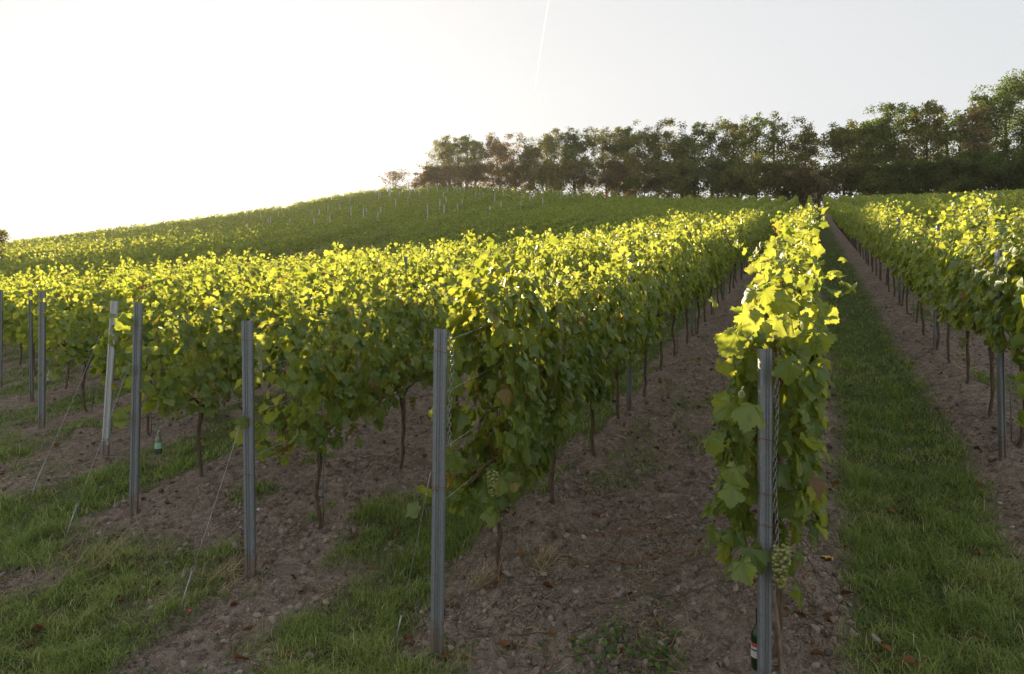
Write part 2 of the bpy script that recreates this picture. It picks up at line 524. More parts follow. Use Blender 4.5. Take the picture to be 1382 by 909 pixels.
gcol = ramp(t, nB, [(.3, (.06, .08, .028)), (.55, (.10, .12, .04)), (.8, (.18, .165, .07))])
col = mixc(t, g, soil, gcol)
p = t.nodes.new('ShaderNodeBsdfPrincipled'); p.inputs['Roughness'].default_value = .95
p.inputs['Specular IOR Level'].default_value = .15
t.links.new(col, p.inputs['Base Color'])
hgt = math_n(t, 'ADD', math_n(t, 'MULTIPLY', nB, .9), math_n(t, 'MULTIPLY', nC, .35))
hgt = math_n(t, 'SUBTRACT', hgt, math_n(t, 'MULTIPLY', crk, .6))
t.links.new(bump(t, hgt, 1.0, .05), p.inputs['Normal'])
t.links.new(p.outputs[0], out.inputs[0])
M['ground'] = m

# ------------------------------------------------------------------ the ground sheet
ang = np.concatenate([np.linspace(-180, -52, 40, endpoint=False), np.linspace(-52, 52, 640, endpoint=False), np.linspace(52, 180, 40)])
ang = np.radians(ang)
rad = [0.3]
while rad[-1] < 1200:
    r = rad[-1]
    k = .03 if r < 2 else (.0055 if r < 12 else (.010 if r < 30 else (.016 if r < 220 else .12)))
    rad.append(r * (1 + k))
rad = np.array(rad)
RR, AA = np.meshgrid(rad, ang, indexing='ij')
GX = RR * np.sin(AA); GY = RR * np.cos(AA)
GZ = ground(GX.ravel(), GY.ravel())
na = len(ang); nr = len(rad)
V = np.c_[GX.ravel(), GY.ravel(), GZ]
ii, jj = np.meshgrid(np.arange(nr - 1), np.arange(na - 1), indexing='ij')
F = np.stack([ii * na + jj, ii * na + jj + 1, (ii + 1) * na + jj + 1, (ii + 1) * na + jj], -1).reshape(-1, 4)
Vc = np.concatenate([V, [[0, 0, gz(0, 0)]]])
o = mk('ground', Vc, F, M['ground'], None, {'grass': np.append(grass_mask(GX.ravel(), GY.ravel()), 0)})
tag(o, kind='structure', label='sloping vineyard ground of grey brown soil and grass strips')

# ------------------------------------------------------------------ leaf templates
def leaf_template(n, curl=.25, fold=.12, serr=.035, seed=0):
    r = random.Random(seed)
    th = np.linspace(-PI * .93, PI * .93, n)
    rr = .46 + .075 * np.cos(th * 5) * (np.abs(th) < 2.9) + .05 * np.cos(th)
    rr = rr * (1 - .30 * np.exp(-((np.abs(th) - PI) / .35) ** 2))
    if n > 20:
        rr[::2] += serr; rr[1::2] -= serr * .6
        rr += np.array([r.uniform(-.015, .015) for _ in range(n)])
    x = rr * np.sin(th); y = .42 + rr * np.cos(th)
    cx, cy = 0.0, .14
    V = [(cx, cy, 0)]
    vein = [1.0]
    lobes = [0, 1.2566, -1.2566, 2.4, -2.4]
    tol = (th[1] - th[0]) * .51
    ph = r.uniform(0, 6.28); rip = r.uniform(.03, .09)
    rings = (.5, 1.0) if n > 20 else (1.0,)
    for f in rings:
        for a, X, Y in zip(th, x, y):
            on = any(abs(a - l) <= tol for l in lobes)
            X1 = cx + (X - cx) * f; Y1 = cy + (Y - cy) * f
            z = -curl * (X1 * X1 + (Y1 - .3) ** 2) * .9 + fold * abs(X1) + (0 if on else (.045 if f < 1 else .03))
            z += rip * math.sin(3 * a + ph) * f
            V.append((X1, Y1, z + r.uniform(-.015, .015) * f)); vein.append(1.0 if on else 0.0)
    F = [(0, i + 1, i) for i in range(1, n)]
    if n > 20:
        for i in range(1, n):
            F += [(i, i + 1, n + i + 1), (i, n + i + 1, n + i)]
    return np.array(V, float), np.array(F), np.array(vein)

HI = [leaf_template(41, c, f, seed=i) for i, (c, f) in enumerate([(.25, .10), (.55, .05), (.15, .35), (.75, -.15)])]
MID = [leaf_template(15, c, f, seed=i + 9) for i, (c, f) in enumerate([(.3, .1), (.6, .0), (.2, .35)])]
LOW = (np.array([(0, 0, 0), (.48, .35, .06), (.3, .85, -.08), (-.3, .85, -.08), (-.48, .35, .06), (0, .5, .10)], float),
       np.array([(5, 0, 1), (5, 1, 2), (5, 2, 3), (5, 3, 4), (5, 4, 0)]), np.zeros(6))

def leaf_frames(nrm, tip):
    Z = unit(nrm)
    Y = unit(tip - (tip * Z).sum(-1, keepdims=True) * Z)
    X = np.cross(Y, Z)
    return X, Y, Z

SLOPE = .0692 * SA + .178 * CA
def foliage_points(n, rg, half=.62, lo=.72, hi=1.98, thick=.24, slope=SLOPE, shoots=5, top=.35, lsz=1.0):
    """leaf positions of one vine in row coordinates: s along, n across, z up"""
    s = rg.uniform(-half, half, n)
    zz = lo + (hi - lo) * rg.beta(1.25, 1.05, n)
    prof = thick * (.55 + .55 * np.sin(np.clip((zz - lo) / (hi - lo), 0, 1) * PI * .9 + .25))
    lump = .7 + .6 * vnoise(s * 4 + rg.uniform(0, 50), zz * 4, 3)
    side = np.where(rg.random(n) < .5, -1, 1)
    nn = side * prof * lump * np.sqrt(rg.uniform(.15, 1, n))
    lowcut = lo + .22 * vnoise(s * 3.3 + rg.uniform(0, 90), s * 0, 5)
    zz = np.where(zz < lowcut, zz + .3, zz)
    P = np.c_[s, nn, zz]
    out = np.c_[rg.normal(0, .35, n), side * (.9 + 0 * s), .35 + .5 * sstep(hi - .35, hi, zz) + rg.normal(0, .35, n)]
    tip = np.c_[rg.normal(0, .55, n), side * .35 + rg.normal(0, .3, n), -1.0 + rg.normal(0, .35, n)]
    sz = rg.uniform(.078, .142, n) * lsz * (1.0 - .25 * sstep(hi - .3, hi, zz))
    # upright shoots above the top wire
    for _ in range(shoots):
        s0 = rg.uniform(-half, half); n0 = rg.normal(0, .10); L = rg.uniform(.12, top)
        k = int(4 + L * 26)
        tt = np.linspace(0, 1, k)
        bend = rg.normal(0, .16, 2)
        Q = np.c_[s0 + bend[0] * tt ** 2 + rg.normal(0, .035, k), n0 + bend[1] * tt ** 2 + rg.normal(0, .035, k), hi - .12 + (L + .12) * tt]
        P = np.concatenate([P, Q])
        out = np.concatenate([out, rg.normal(0, .7, (k, 3)) + [0, 0, .5]])
        tip = np.concatenate([tip, rg.normal(0, .8, (k, 3)) + [0, 0, -.1]])
        sz = np.concatenate([sz, rg.uniform(.06, .12, k) * (1.1 - .45 * tt)])
    P[:, 2] += slope * P[:, 0]
    return P, out, tip, sz

def leaves_mesh(P, out, tip, sz, temps, rg, rbias=0.0):
    X, Y, Z = leaf_frames(out, tip)
    which = rg.integers(0, len(temps), len(P))
    young = sstep(.13, .07, sz) if False else 0
    rnd = np.clip(rg.beta(2.2, 2.4, len(P)) * .92 + rbias, 0, .95)
    rnd = np.where(rg.random(len(P)) < .012, rg.uniform(.96, 1, len(P)), rnd)
    Vs, Fs, Rs, Ts = [], [], [], []; off = 0
    for i, (TV, TF, TA) in enumerate(temps):
        k = which == i
        if not k.any(): continue
        v, f, r, ta = scatter(TV, TF, P[k], X[k], Y[k], Z[k], sz[k] * 1.05, TA, rnd[k])
        Vs.append(v); Fs.append(f + off); off += len(v); Rs.append(r); Ts.append(ta)
    return np.concatenate(Vs), np.concatenate(Fs), np.concatenate(Rs), np.concatenate(Ts)

_t = (1 + 5 ** .5) / 2
ICO_V = unit(np.array([(-1, _t, 0), (1, _t, 0), (-1, -_t, 0), (1, -_t, 0), (0, -1, _t), (0, 1, _t), (0, -1, -_t), (0, 1, -_t), (_t, 0, -1), (_t, 0, 1), (-_t, 0, -1), (-_t, 0, 1)], float))
ICO_F = np.array([(0, 11, 5), (0, 5, 1), (0, 1, 7), (0, 7, 10), (0, 10, 11), (1, 5, 9), (5, 11, 4), (11, 10, 2), (10, 7, 6), (7, 1, 8), (3, 9, 4), (3, 4, 2), (3, 2, 6), (3, 6, 8), (3, 8, 9), (4, 9, 5), (2, 4, 11), (6, 2, 10), (8, 6, 7), (9, 8, 1)])
def subdiv(V, F):
    V = list(map(tuple, V)); cache = {}; out = []
    def mid(a, b):
        k = (min(a, b), max(a, b))
        if k not in cache:
            v = (np.array(V[a]) + np.array(V[b])) / 2; v /= np.linalg.norm(v); V.append(tuple(v)); cache[k] = len(V) - 1
        return cache[k]
    for a, b, c in F:
        ab, bc, ca = mid(a, b), mid(b, c), mid(c, a)
        out += [(a, ab, ca), (b, bc, ab), (c, ca, bc), (ab, bc, ca)]
    return np.array(V), np.array(out)
ICO2 = subdiv(ICO_V, ICO_F)

def grape_cluster(rg, L=.15, W=.045, n=55, hi=False):
    zz = -L * np.linspace(0, 1, n) ** 1.25; w = W * np.sqrt(np.clip(1 - (-zz / L) ** 1.6, .04, 1)) * np.sqrt(rg.uniform(.25, 1, n))
    a = rg.uniform(0, 2 * PI, n)
    P = np.c_[w * np.cos(a), w * np.sin(a), zz]
    I = np.tile(np.eye(3)[None], (n, 1, 1))
    TV, TF = ICO2 if hi else (ICO_V, ICO_F)
    v, f, r, _ = scatter(TV, TF, P, I[:, 0], I[:, 1], I[:, 2], rg.uniform(.0088, .0105, n), None, rg.random(n))
    return v, f, r

def vine_trunk(rg, h=.78):
    b = MB()
    k = 9
    tt = np.linspace(0, 1, k)
    amp = rg.normal(0, .05, 2)
    pts = np.c_[amp[0] * np.sin(tt * 3) + rg.normal(0, .007, k), amp[1] * np.sin(tt * 2.4) + rg.normal(0, .007, k), -.12 + (h + .12) * tt]
    r = .016 + .006 * rg.random(k); r[0] = .026; r[-1] = .031; r[-2] = .024
    b.add(*tube(pts, r, 9))
    top = pts[-1]
    for sgn in (-1, 1):                                    # the two fruiting canes bent onto the wire
        L = rg.uniform(.35, .55)
        c = np.array([top, top + [sgn * .1, 0, .10], top + [sgn * .25, 0, .12 + sgn * .2 * SLOPE], top + [sgn * L, 0, .10 + sgn * L * SLOPE]])
        b.add(*tube(c, [.018, .012, .009, .006], 6))
    return b

def vine_canes(rg, n=8, half=.55, hi=1.95, off=0.0):
    b = MB()
    b.add(*tube([(off - half, 0, .88 - SLOPE * (half - off)), (off, .01, .90 + SLOPE * off), (off + half, 0, .88 + SLOPE * (half + off))], .006, 5))
    for i in range(n):
        s0 = off + rg.uniform(-half, half) * .8; k = 7; tt = np.linspace(0, 1, k); n1 = rg.normal(0, .12)
        pts = np.c_[s0 + rg.normal(0, .08) * tt + rg.normal(0, .01, k), n1 * np.sin(tt * 2.2) + rg.normal(0, .01, k), .88 + (hi - .88 + rg.uniform(-.3, .25)) * tt]
        pts[:, 2] += SLOPE * pts[:, 0]
        b.add(*tube(pts, .0042 - .002 * tt, 5))
    return b

def make_vine(seed, nleaf, temps, lmat, detail, lo=.78, hi=1.95, half=.62, thick=.24, shoots=5, top=.35, off=0.0, cluster=2, stake=False, lsz=1.0):
    rg = np.random.default_rng(seed)
    root = empty('grapevine', (0, 0, -50))
    vine_trunk(rg).build('trunk', M['bark'], root)
    P, out, tip, sz = foliage_points(nleaf, rg, half, lo, hi, thick, shoots=shoots, top=top, lsz=lsz)
    P[:, 0] += off; P[:, 2] += SLOPE * off
    v, f, r, ta = leaves_mesh(P, out, tip, sz, temps, rg)
    mk('foliage', v, f, lmat, root, {'rnd': r, 'vein': ta})
    if detail:
        vine_canes(rg, 7 if detail > 1 else 5, half * .9, hi - .1, off).build('cane', M['cane'], root)
    for _ in range(cluster):
        L = rg.uniform(.13, .17)
        v, f, r = grape_cluster(rg, L, rg.uniform(.035, .048), 60 if detail > 1 else 34, detail > 1)
        v = v + [rg.uniform(-half, half) * .8, rg.choice([-1, 1]) * rg.uniform(.08, .2), rg.uniform(.80, .98)]
        mk('grape_cluster', v, f, M['berry'], root, {'rnd': r})
    if stake:
        V_, F_ = tube([(.05, .02, -.2), (.055, .03, .5), (.05, .02, 1.15)], .006, 6)
        mk('stake', V_, F_, M['galv'], root)
    return root

# ------------------------------------------------------------------ vines along every row
ORD = ['', '1st', '2nd', '3rd'] + [f'{i}th' for i in range(4, 21)] + ['21st', '22nd', '23rd'] + [f'{i}th' for i in range(24, 31)] + ['31st', '32nd', '33rd'] + [f'{i}th' for i in range(34, 41)]
def row_words(k):
    if k == 0: return 'the row just left of the grass strip'
    if k == 1: return 'the row just right of the grass strip'
    return f'the {ORD[1 - k]} row left of the grass strip' if k < 0 else f'the {ORD[k]} row right of the grass strip'

ROT = math.atan2(CA, SA)                        # local +x points up the row
allv = []                                       # (k, q, x, y)
for k in ROWK:
    p, q0 = ROW[k]
    q = q0 + (.42 if k == 0 else (.88 if k in (-1, -2, -3) else .6))
    while True:
        x, y = xy(p, q)
        u = x / max(y, 1)
        if y > ridge_R(u) - 5 or q > 200: break
        if k < -15 and y > 52: break
        allv.append((k, q + random.uniform(-.06, .06), x, y))
        q += 1.15
allv = [(k, q, *xy(ROW[k][0], q)) for k, q, _, _ in allv]
inview = [v for v in allv if abs(v[2] / max(v[3], .1)) < .77]
inview.sort(key=lambda v: math.hypot(v[2], v[3]))
single = inview[:300]
sset = set(id(v) for v in single)
rest = [v for v in allv if id(v) not in sset]

print('vines', len(allv), 'single', len(single), 'farthest', math.hypot(single[-1][2], single[-1][3]))
mid_protos = [make_vine(300 + i, 330 + 25 * (i % 4), MID, M['leaf_mid'], 1, lo=.72, hi=1.75 + .06 * (i % 3), stake=(i % 3 == 0), cluster=2, thick=.22, shoots=6 + i % 4, top=.36) for i in range(12)]
used = [False] * 12
cnt = {}
order_in_row = {}
for v in sorted(single, key=lambda v: v[1]):
    cnt[v[0]] = cnt.get(v[0], 0) + 1
    order_in_row[id(v)] = cnt[v[0]]
NEAR = {(0, 1): dict(lsz=1.08, nleaf=430, lo=.66, hi=1.98, thick=.24, half=.52, off=.06, shoots=8, top=.40),
        (0, 2): dict(lsz=1.05, nleaf=480, lo=.70, hi=2.02, thick=.25, shoots=8, top=.4),
        (0, 3): dict(nleaf=400, lo=.75, hi=2.02, thick=.25, shoots=8, top=.4),
        (-1, 1): dict(nleaf=720, lo=.58, hi=2.16, thick=.26, half=.54, off=.14, shoots=11, top=.34),
        (-1, 2): dict(nleaf=500, lo=.78, hi=1.86, thick=.24, shoots=9, top=.34),
        (-1, 3): dict(nleaf=430, lo=.72, hi=1.82, thick=.23, shoots=9, top=.34),
        (-2, 1): dict(nleaf=430, lo=.72, hi=1.96, thick=.25, half=.66, off=-.03, shoots=10, top=.38),
        (-2, 2): dict(nleaf=400, lo=.76, hi=1.88, thick=.24, shoots=9, top=.34),
        (-3, 1): dict(nleaf=430, lo=.74, hi=1.92, thick=.25, half=.66, off=-.03, shoots=9, top=.4),
        (-3, 2): dict(nleaf=410, lo=.76, hi=1.86, thick=.24, shoots=9, top=.34),
        (1, 1): dict(nleaf=430, lo=.98, hi=1.95, thick=.27, shoots=9, top=.34),
        (1, 2): dict(nleaf=430, lo=.94, hi=1.9, thick=.25, shoots=9, top=.34)}
LOOK = {(0, 1): 'large leafed grapevine behind the nearest post, a pale grape cluster hanging at its foot',
        (-1, 1): 'dense dark grapevine beside the chain-hung post, thick knotty trunk on bare soil',
        (-2, 1): 'backlit grapevine beside the dark grooved end post of the third row',
        (-3, 1): 'glowing grapevine with the pale bottle hanging beneath its leaves'}
for i, v in enumerate(single):
    k, q, x, y = v
    key = (k, order_in_row[id(v)])
    loc = (x, y, gz(x, y) - .03)
    if key in NEAR:
        r = make_vine(900 + i, temps=HI, lmat=M['leaf'], detail=2, stake=(i % 2 == 0), cluster=2, **NEAR[key])
        r.location = loc; r.rotation_euler = (0, 0, ROT)
    else:
        j = (i * 5 + i // 12) % 12
        rz = ROT + random.uniform(-.02, .02)
        if not used[j]:
            r = mid_protos[j]; r.location = loc; r.rotation_euler = (0, 0, rz); used[j] = True
        else:
            r = copy_tree(mid_protos[j], loc, rz, flip=random.random() < .5, sz=random.uniform(.90, 1.11))
    lab = LOOK.get(key) or f'leafy grapevine, {ORD[key[1]]} in view along {row_words(k)}'
    tag(r, lab, 'grapevine', f'grapevines trained along the trellis rows')
for j, u_ in enumerate(used):
    if not u_:
        for ch in list(mid_protos[j].children): bpy.data.objects.remove(ch)
        bpy.data.objects.remove(mid_protos[j])

# the remaining vines, near ones beyond the frame and the far rows, as one mass
BD = np.array([.25, .968])                       # direction of the rows on the far hillside
BN = np.array([.968, -.25])
rb = np.random.default_rng(5)
pts = []
for a in np.arange(-240, 60, 2.9):
    for s in np.arange(-60, 240, 1.15):
        x, y = BN * a + BD * s
        if y < 50 or y > 170 or int(round(a / 2.9)) % 11 == 0: continue
        u = x / y
        if u < -.95 or u > .35: continue
        p_, _q = pq(x, y)
        if p_ > ROW[-15][0] - 2.4: continue
        if y > ridge_R(u) + 1: continue
        pts.append((x, y, 1))
far = [(v[2], v[3], 0) for v in rest] + pts
print('far vines', len(far))
Vs, Fs, Rs = [], [], []; off = 0
def add_far(sub, nl, size, lo, hi, thick, dirx, diry, top):
    global off
    if not len(sub): return
    N = len(sub)
    X0 = np.repeat(sub[:, 0], nl); Y0 = np.repeat(sub[:, 1], nl); n = N * nl
    s = rb.uniform(-.62, .62, n); z = lo + (hi - lo) * rb.beta(1.3, 1.0, n)
    hvar = np.repeat(rb.normal(0, .07 if top < .4 else .16, N), nl)
    tipm = rb.random(n) < .07
    z = np.where(tipm, hi + rb.uniform(0, top, n), z) + hvar * (z - lo)
    side = np.where(rb.random(n) < .5, -1, 1)
    nn = side * thick * np.sqrt(rb.uniform(.1, 1, n)) * np.where(tipm, .3, 1)
    px = X0 + dirx * s + diry * nn; py = Y0 + diry * s - dirx * nn
    pz = base_h(px, py) + z
    P = np.c_[px, py, pz]
    out = np.c_[side * diry + rb.normal(0, .5, n), -side * dirx + rb.normal(0, .5, n), .4 + rb.normal(0, .4, n)]
    tip = np.c_[rb.normal(0, .5, n), rb.normal(0, .5, n), -1 + rb.normal(0, .4, n)]
    X, Y, Z = leaf_frames(out, tip)
    v, f, r, _ = scatter(LOW[0], LOW[1], P, X, Y, Z, size * rb.uniform(.75, 1.3, n), None, np.clip(rb.beta(2.2, 2.4, n) * .92, 0, .95))
    Vs.append(v); Fs.append(f + off); off += len(v); Rs.append(r)
fa = np.array(far, float)
dist = np.hypot(fa[:, 0], fa[:, 1])
for lo_d, hi_d, nl, size in ((0, 45, 230, .16), (45, 75, 120, .20), (75, 110, 70, .25), (110, 400, 46, .30)):
    sel = (dist >= lo_d) & (dist < hi_d)
    add_far(fa[sel & (fa[:, 2] == 0)], nl, size, .64, 1.78, .165, SA, CA, .26)
    add_far(fa[sel & (fa[:, 2] == 1)], int(nl * 1.2), size, .4, 1.8, .30, BD[0], BD[1], .45)
# low trunks of these vines where the row foot can be seen
tr = fa[(dist < 70) & (fa[:, 2] == 0)]
o = mk('distant_grapevines', np.concatenate(Vs), np.concatenate(Fs), M['leaf_far'], None, {'rnd': np.concatenate(Rs)})
tag(o, 'far rows of green grapevines covering the upper slope and the hill below the trees', 'vineyard', kind='stuff')
bt = MB()
for x, y, _ in tr:
    zb = gz(x, y)
    V_, F_ = tube([(x, y, zb - .1), (x + random.uniform(-.04, .04), y, zb + .4), (x, y, zb + .9)], [.03, .024, .028], 5)
    bt.add(V_, F_)
bt.build('trunk', M['bark'], o)['kind'] = 'stuff'

# ------------------------------------------------------------------ posts
def post_profile(w=.066, d=.042):
    """ribbed open channel, outline in mm scaled"""
    t = .0035
    outer = [(-.5, -.5), (-.5, .30), (-.36, .5), (-.22, .5), (-.16, .30), (-.05, .30), (0, .42), (.05, .30), (.16, .30), (.22, .5), (.36, .5), (.5, .30), (.5, -.5)]
    outer = [(x * w, -y * d) for x, y in outer]     # front faces -y (the camera)
    inner = [(x * .86, y + t * (1 if y < 0 else 1)) for x, y in outer][::-1]
    return outer + inner

def make_post(h, w=.066, mat='galv', ties=(), lean=(0, 0), notch=True):
    root = empty('metal_post', (0, 0, 0))
    b = MB()
    prof = post_profile(w)
    n = len(prof); half_n = n // 2
    V_, F_ = prism(prof, -.25, h)
    b.add(V_, F_)
    # end face strip between outer and inner outline
    top0 = n
    cap = np.array([[top0 + i, top0 + i + 1, top0 + n - 2 - i, top0 + n - 1 - i] for i in range(half_n - 1)])
    b.add(V_, cap)
    if notch:                                         # little hooks that carry the wires along both flanges
        for z in np.arange(.35, h - .05, .14):
            for sx in (-1, 1):
                hk = [(sx * w * .5, -.004, z), (sx * (w * .5 + .004), -.006, z + .008), (sx * (w * .5 + .003), -.004, z + .02)]
                b.add(*tube(hk, .0018, 4))
    b.build('post_shaft', M[mat], root, smooth=False)
    for z in ties:
        tt = np.linspace(0, 2 * PI, 15)[:-1]
        ring = np.c_[(w * .56) * np.cos(tt), .028 * np.sin(tt) , z + .006 * np.sin(tt * 2)]
        tb = MB(); tb.add(*tube(ring, .0022, 5, closed=True))
        tw = np.array([(w * .56, -.01, z), (w * .7, -.012, z - .012), (w * .85, .0, z + .004)])
        tb.add(*tube(tw, .0025, 5))
        tb.build('tie_wire', M['rust_wire'], root)
    root.rotation_euler = (lean[0], lean[1], 0)
    return root

def unproj(px, py, y):
    return (px - 691) / F_PX * y, CAMZ + (454 - py) / F_PX * y

posts_group = 'galvanised trellis posts in the rows'
END = {  # k: (top pixel, depth, post width, material, ties, label)
    0: (1.295, 3.5, 1.88, .064, 'galv', (1.42, 1.14, .98), (0.0, .003), 'nearest grey metal end post with the green bottle behind its foot'),
    -1: (-.452, 4.1, 2.0, .078, 'galv', (1.86, 1.05), (.0, .012), 'grey grooved end post standing on bare soil with the long chain at its side'),
    -2: (-2.012, 5.25, 1.98, .080, 'galv', (1.85, .82), (.0, -.012), 'darkish grooved end post in front of the third row, guy wire on its left'),
    -3: (-3.66, 6.6, 1.98, .078, 'galv', (1.86,), (.0, .022), 'end post close beside the leaning pale post, a leaf over its upper part'),
    -4: (-5.13, 8.6, 1.98, .085, 'galv_pale', (1.6,), (.03, -.062), 'pale end post leaning to one side beside an upright post'),
    -5: (-7.03, 10.2, 1.98, .09, 'galv', (1.55,), (.0, .006), 'upright end post near the picture edge beside a small white bottle'),
}
END[-4] = END[-4][:6] + ((.0, .062),) + END[-4][7:]
HEAD = {0: 470, -1: 443, -2: 432, -3: 408, -4: 405, -5: 393}
for k, (x, y, h, w, mt, ties, lean, lab) in END.items():
    g0 = gz(x, y)
    h = CAMZ + (454 - HEAD[k]) / F_PX * y - g0 + .02
    r = make_post(h, w, mt, ties, lean)
    r.location = (x, y, g0 - .02)
    tag(r, lab, 'post', posts_group)
END_TOP = {}

proto_line = make_post(1.95, .052, 'galv', (), (0, 0), notch=True)
first_line = True
nposts = 0
for k in ROWK:
    p, q0 = ROW[k]
    if k in END: q = q0 + 4.8
    elif k == 1: q = pq(4.71, 6.3)[1]
    else: q = q0 + (0 if k < -5 else 1.0)
    idx = 1
    while True:
        x, y = xy(p - (.17 if (k == 1 and idx == 1) else 0), q + random.uniform(-.1, .1))
        lim = 46 if -9 <= k <= 4 else 34
        if y > lim: break
        if abs(x / max(y, .1)) < .77:
            lean = (random.uniform(-.03, .03), random.uniform(-.03, .03))
            hgt = random.uniform(.98, 1.04)
            if first_line:
                r = proto_line; first_line = False
            else:
                r = copy_tree(proto_line, (0, 0, 0), 0)
            r.location = (x, y, gz(x, y) - .03)
            r.rotation_euler = (lean[0], lean[1], random.uniform(-.3, .3))
            r.scale = (1, 1, hgt)
            if k == 1 and idx == 1:
                lab = 'grey notched post in the row right of the grass strip, nearest one there'
            else:
                lab = f'slim grey trellis post, {ORD[idx]} in view along {row_words(k)}'
            tag(r, lab, 'post', posts_group); idx += 1; nposts += 1
        q += 4.8
# bright posts rising from the far hillside
pale = make_post(3.0, .12, 'galv_pale', (), (0, 0), notch=False)
fp = []
rr = random.Random(4)
for a in np.arange(-240, 60, 2.9):
    for s in np.arange(-60, 240, 5.0):
        x, y = BN * a + BD * (s + (hash((round(a * 10), 3)) % 5))
        if y < 80 or y > 160: continue
        u = x / y
        if not (-.40 < u < .11): continue
        p_, _q = pq(x, y)
        if p_ > ROW[-15][0] - 2.4 or y > ridge_R(u) - 6: continue
        if rr.random() < (.30 if u > -.2 else .14): fp.append((x, y))
rr.shuffle(fp); fp = fp[:75]
for i, (x, y) in enumerate(sorted(fp, key=lambda c: c[0] / c[1])):
    r = pale if i == 0 else copy_tree(pale, (0, 0, 0), 0)
    r.location = (x, y, float(base_h(x, y)) - .05)
    r.rotation_euler = (rr.uniform(-.04, .04), rr.uniform(-.05, .05), rr.uniform(-.5, .5)); r.scale = (1, 1, rr.uniform(.8, 1.05))
    tag(r, 'small bright post sticking out of the shaded vines on the far hillside', 'post', 'bright posts scattered over the far hillside')
print('posts', nposts, len(fp))

# ------------------------------------------------------------------ trellis wires, guy wires, chains
for k in [-8, -7, -6, -5, -4, -3, -2, -1, 0, 1, 2, 3]:
    p, q0 = ROW[k]
    root = empty('trellis_wires', (*xy(p, q0), gz(*xy(p, q0))))
    ox, oy, oz = root.location
    for hh in (.88, 1.22, 1.55, 1.86):
        qs = np.arange(q0, q0 + 34, 1.2)
        wx, wy = xy(p + (.03 if hh > 1 else 0), qs)
        wz = base_h(wx, wy) + hh + .06 - .015 * np.abs(np.sin((qs - q0) / 4.8 * PI))
        V_, F_ = tube(np.c_[wx - ox, wy - oy, wz - oz], .0021, 5)
        mk('wire', V_, F_, M['wire'], root)
    tag(root, f'thin steel trellis wires strung through {row_words(k)}', 'wire', 'trellis wires of the rows')

def guy(name, a, b, label):
    a = np.array(a); b = np.array(b)
    root = empty(name, tuple(b))
    pts = np.array([a - b + (b - a) * t for t in np.linspace(0, .82, 6)]); pts[:, 2] -= .02 * np.sin(np.linspace(0, PI, 6))
    V_, F_ = tube(pts, .0026, 6); mk('wire', V_, F_, M['wire'], root)
    rod = np.array([(a - b) * .20, (a - b) * .1, (a - b) * .0 - [0, 0, .05]])
    rb_ = MB(); rb_.add(*tube(rod, .0055, 7))
    tt = np.linspace(0, 2 * PI, 13)[:-1]
    d = unit(a - b); e = unit(np.cross(d, [0, 1, 0]))
    ring = (a - b) * .205 + np.outer(np.cos(tt) * .012, e) + np.outer(np.sin(tt) * .02, d)
    rb_.add(*tube(ring, .003, 5, closed=True))
    rb_.build('anchor_rod', M['wire'], root)
    tag(root, label, 'guy wire', 'guy wires bracing the end posts')
def guy_to(k, h, px, py, label):
    x, y = END[k][0], END[k][1]
    # walk the view ray of the foot to the ground
    for yy in np.linspace(1.5, 14, 600):
        gx, gzz = unproj(px, py, yy)
        if gzz <= gz(gx, yy): break
    guy('guy_wire', (x - .035, y - .02, gz(x, y) + h), (gx, yy, gz(gx, yy)), label)
guy_to(-1, 1.12, 532, 880, 'guy wire slanting down from the chain-hung post')
guy_to(-2, 1.30, 240, 832, 'guy wire slanting down from the darkish grooved end post')
guy_to(-3, 1.45, 85, 734, 'guy wire slanting down from the upright post beside the leaning one')
guy_to(-4, 1.55, 40, 672, 'thin guy wire slanting down from the leaning pale post')

def chain(x, y, ztop, n, label, sway=.0):
    root = MB()
    for i in range(n):
        tt = np.linspace(0, 2 * PI, 11)[:-1]
        L, W = .0165, .0105
        ring = np.c_[W * np.cos(tt), np.zeros(10), L * np.sin(tt)]
        a = (i % 2) * 1.2 + .4
        R = np.array([[math.cos(a), -math.sin(a), 0], [math.sin(a), math.cos(a), 0], [0, 0, 1]])
        ring = ring @ R.T + [sway * math.sin(i * .25) , 0, -i * .0265]
        root.add(*tube(ring, .0028, 5, closed=True))
    o = root.build('chain', M['wire']); o.location = (x, y, ztop)
    tag(o, label, 'chain', 'chains hung from end posts')
x, y = END[-1][:2]; chain(x + .085, y - .02, gz(x, y) + 1.93, 26, 'steel chain hanging beside the post on bare soil, against dark leaves', .008)
x, y = END[0][:2]; chain(x + .055, y - .01, gz(x, y) + 1.72, 34, 'steel chain hanging beside the nearest post', .006)
x, y = END[-2][:2]; chain(x + .075, y - .01, gz(x, y) + 1.80, 9, 'short steel chain at the darkish grooved end post', .004)

# loose cluster and leafy low shoot near the two front posts, part of their vines
def find_vine(k, i):
    for v in single:
        if v[0] == k and order_in_row[id(v)] == i:
            for ob in bpy.data.objects:
                if ob.name.startswith('grapevine') and ob.type == 'EMPTY' and abs(ob.location.x - v[2]) < 1e-4 and abs(ob.location.y - v[3]) < 1e-4:
                    return ob
def to_local(ob, P):
    c, s = math.cos(-ROT), math.sin(-ROT)
    D = np.asarray(P, float) - np.array(ob.location)
    return np.c_[D[:, 0] * c - D[:, 1] * s, D[:, 0] * s + D[:, 1] * c, D[:, 2]]
rg = np.random.default_rng(77)
v0 = find_vine(0, 1)
v_, f_, r_ = grape_cluster(rg, .20, .05, 120, True)
cx, cz = unproj(1054, 738, 3.42)
mk('grape_cluster', to_local(v0, v_ + [cx, 3.42, cz]), f_, M['berry'], v0, {'rnd': r_})
v_, f_, r_ = grape_cluster(rg, .12, .032, 50, True)
cx, cz = unproj(1058, 715, 3.6)
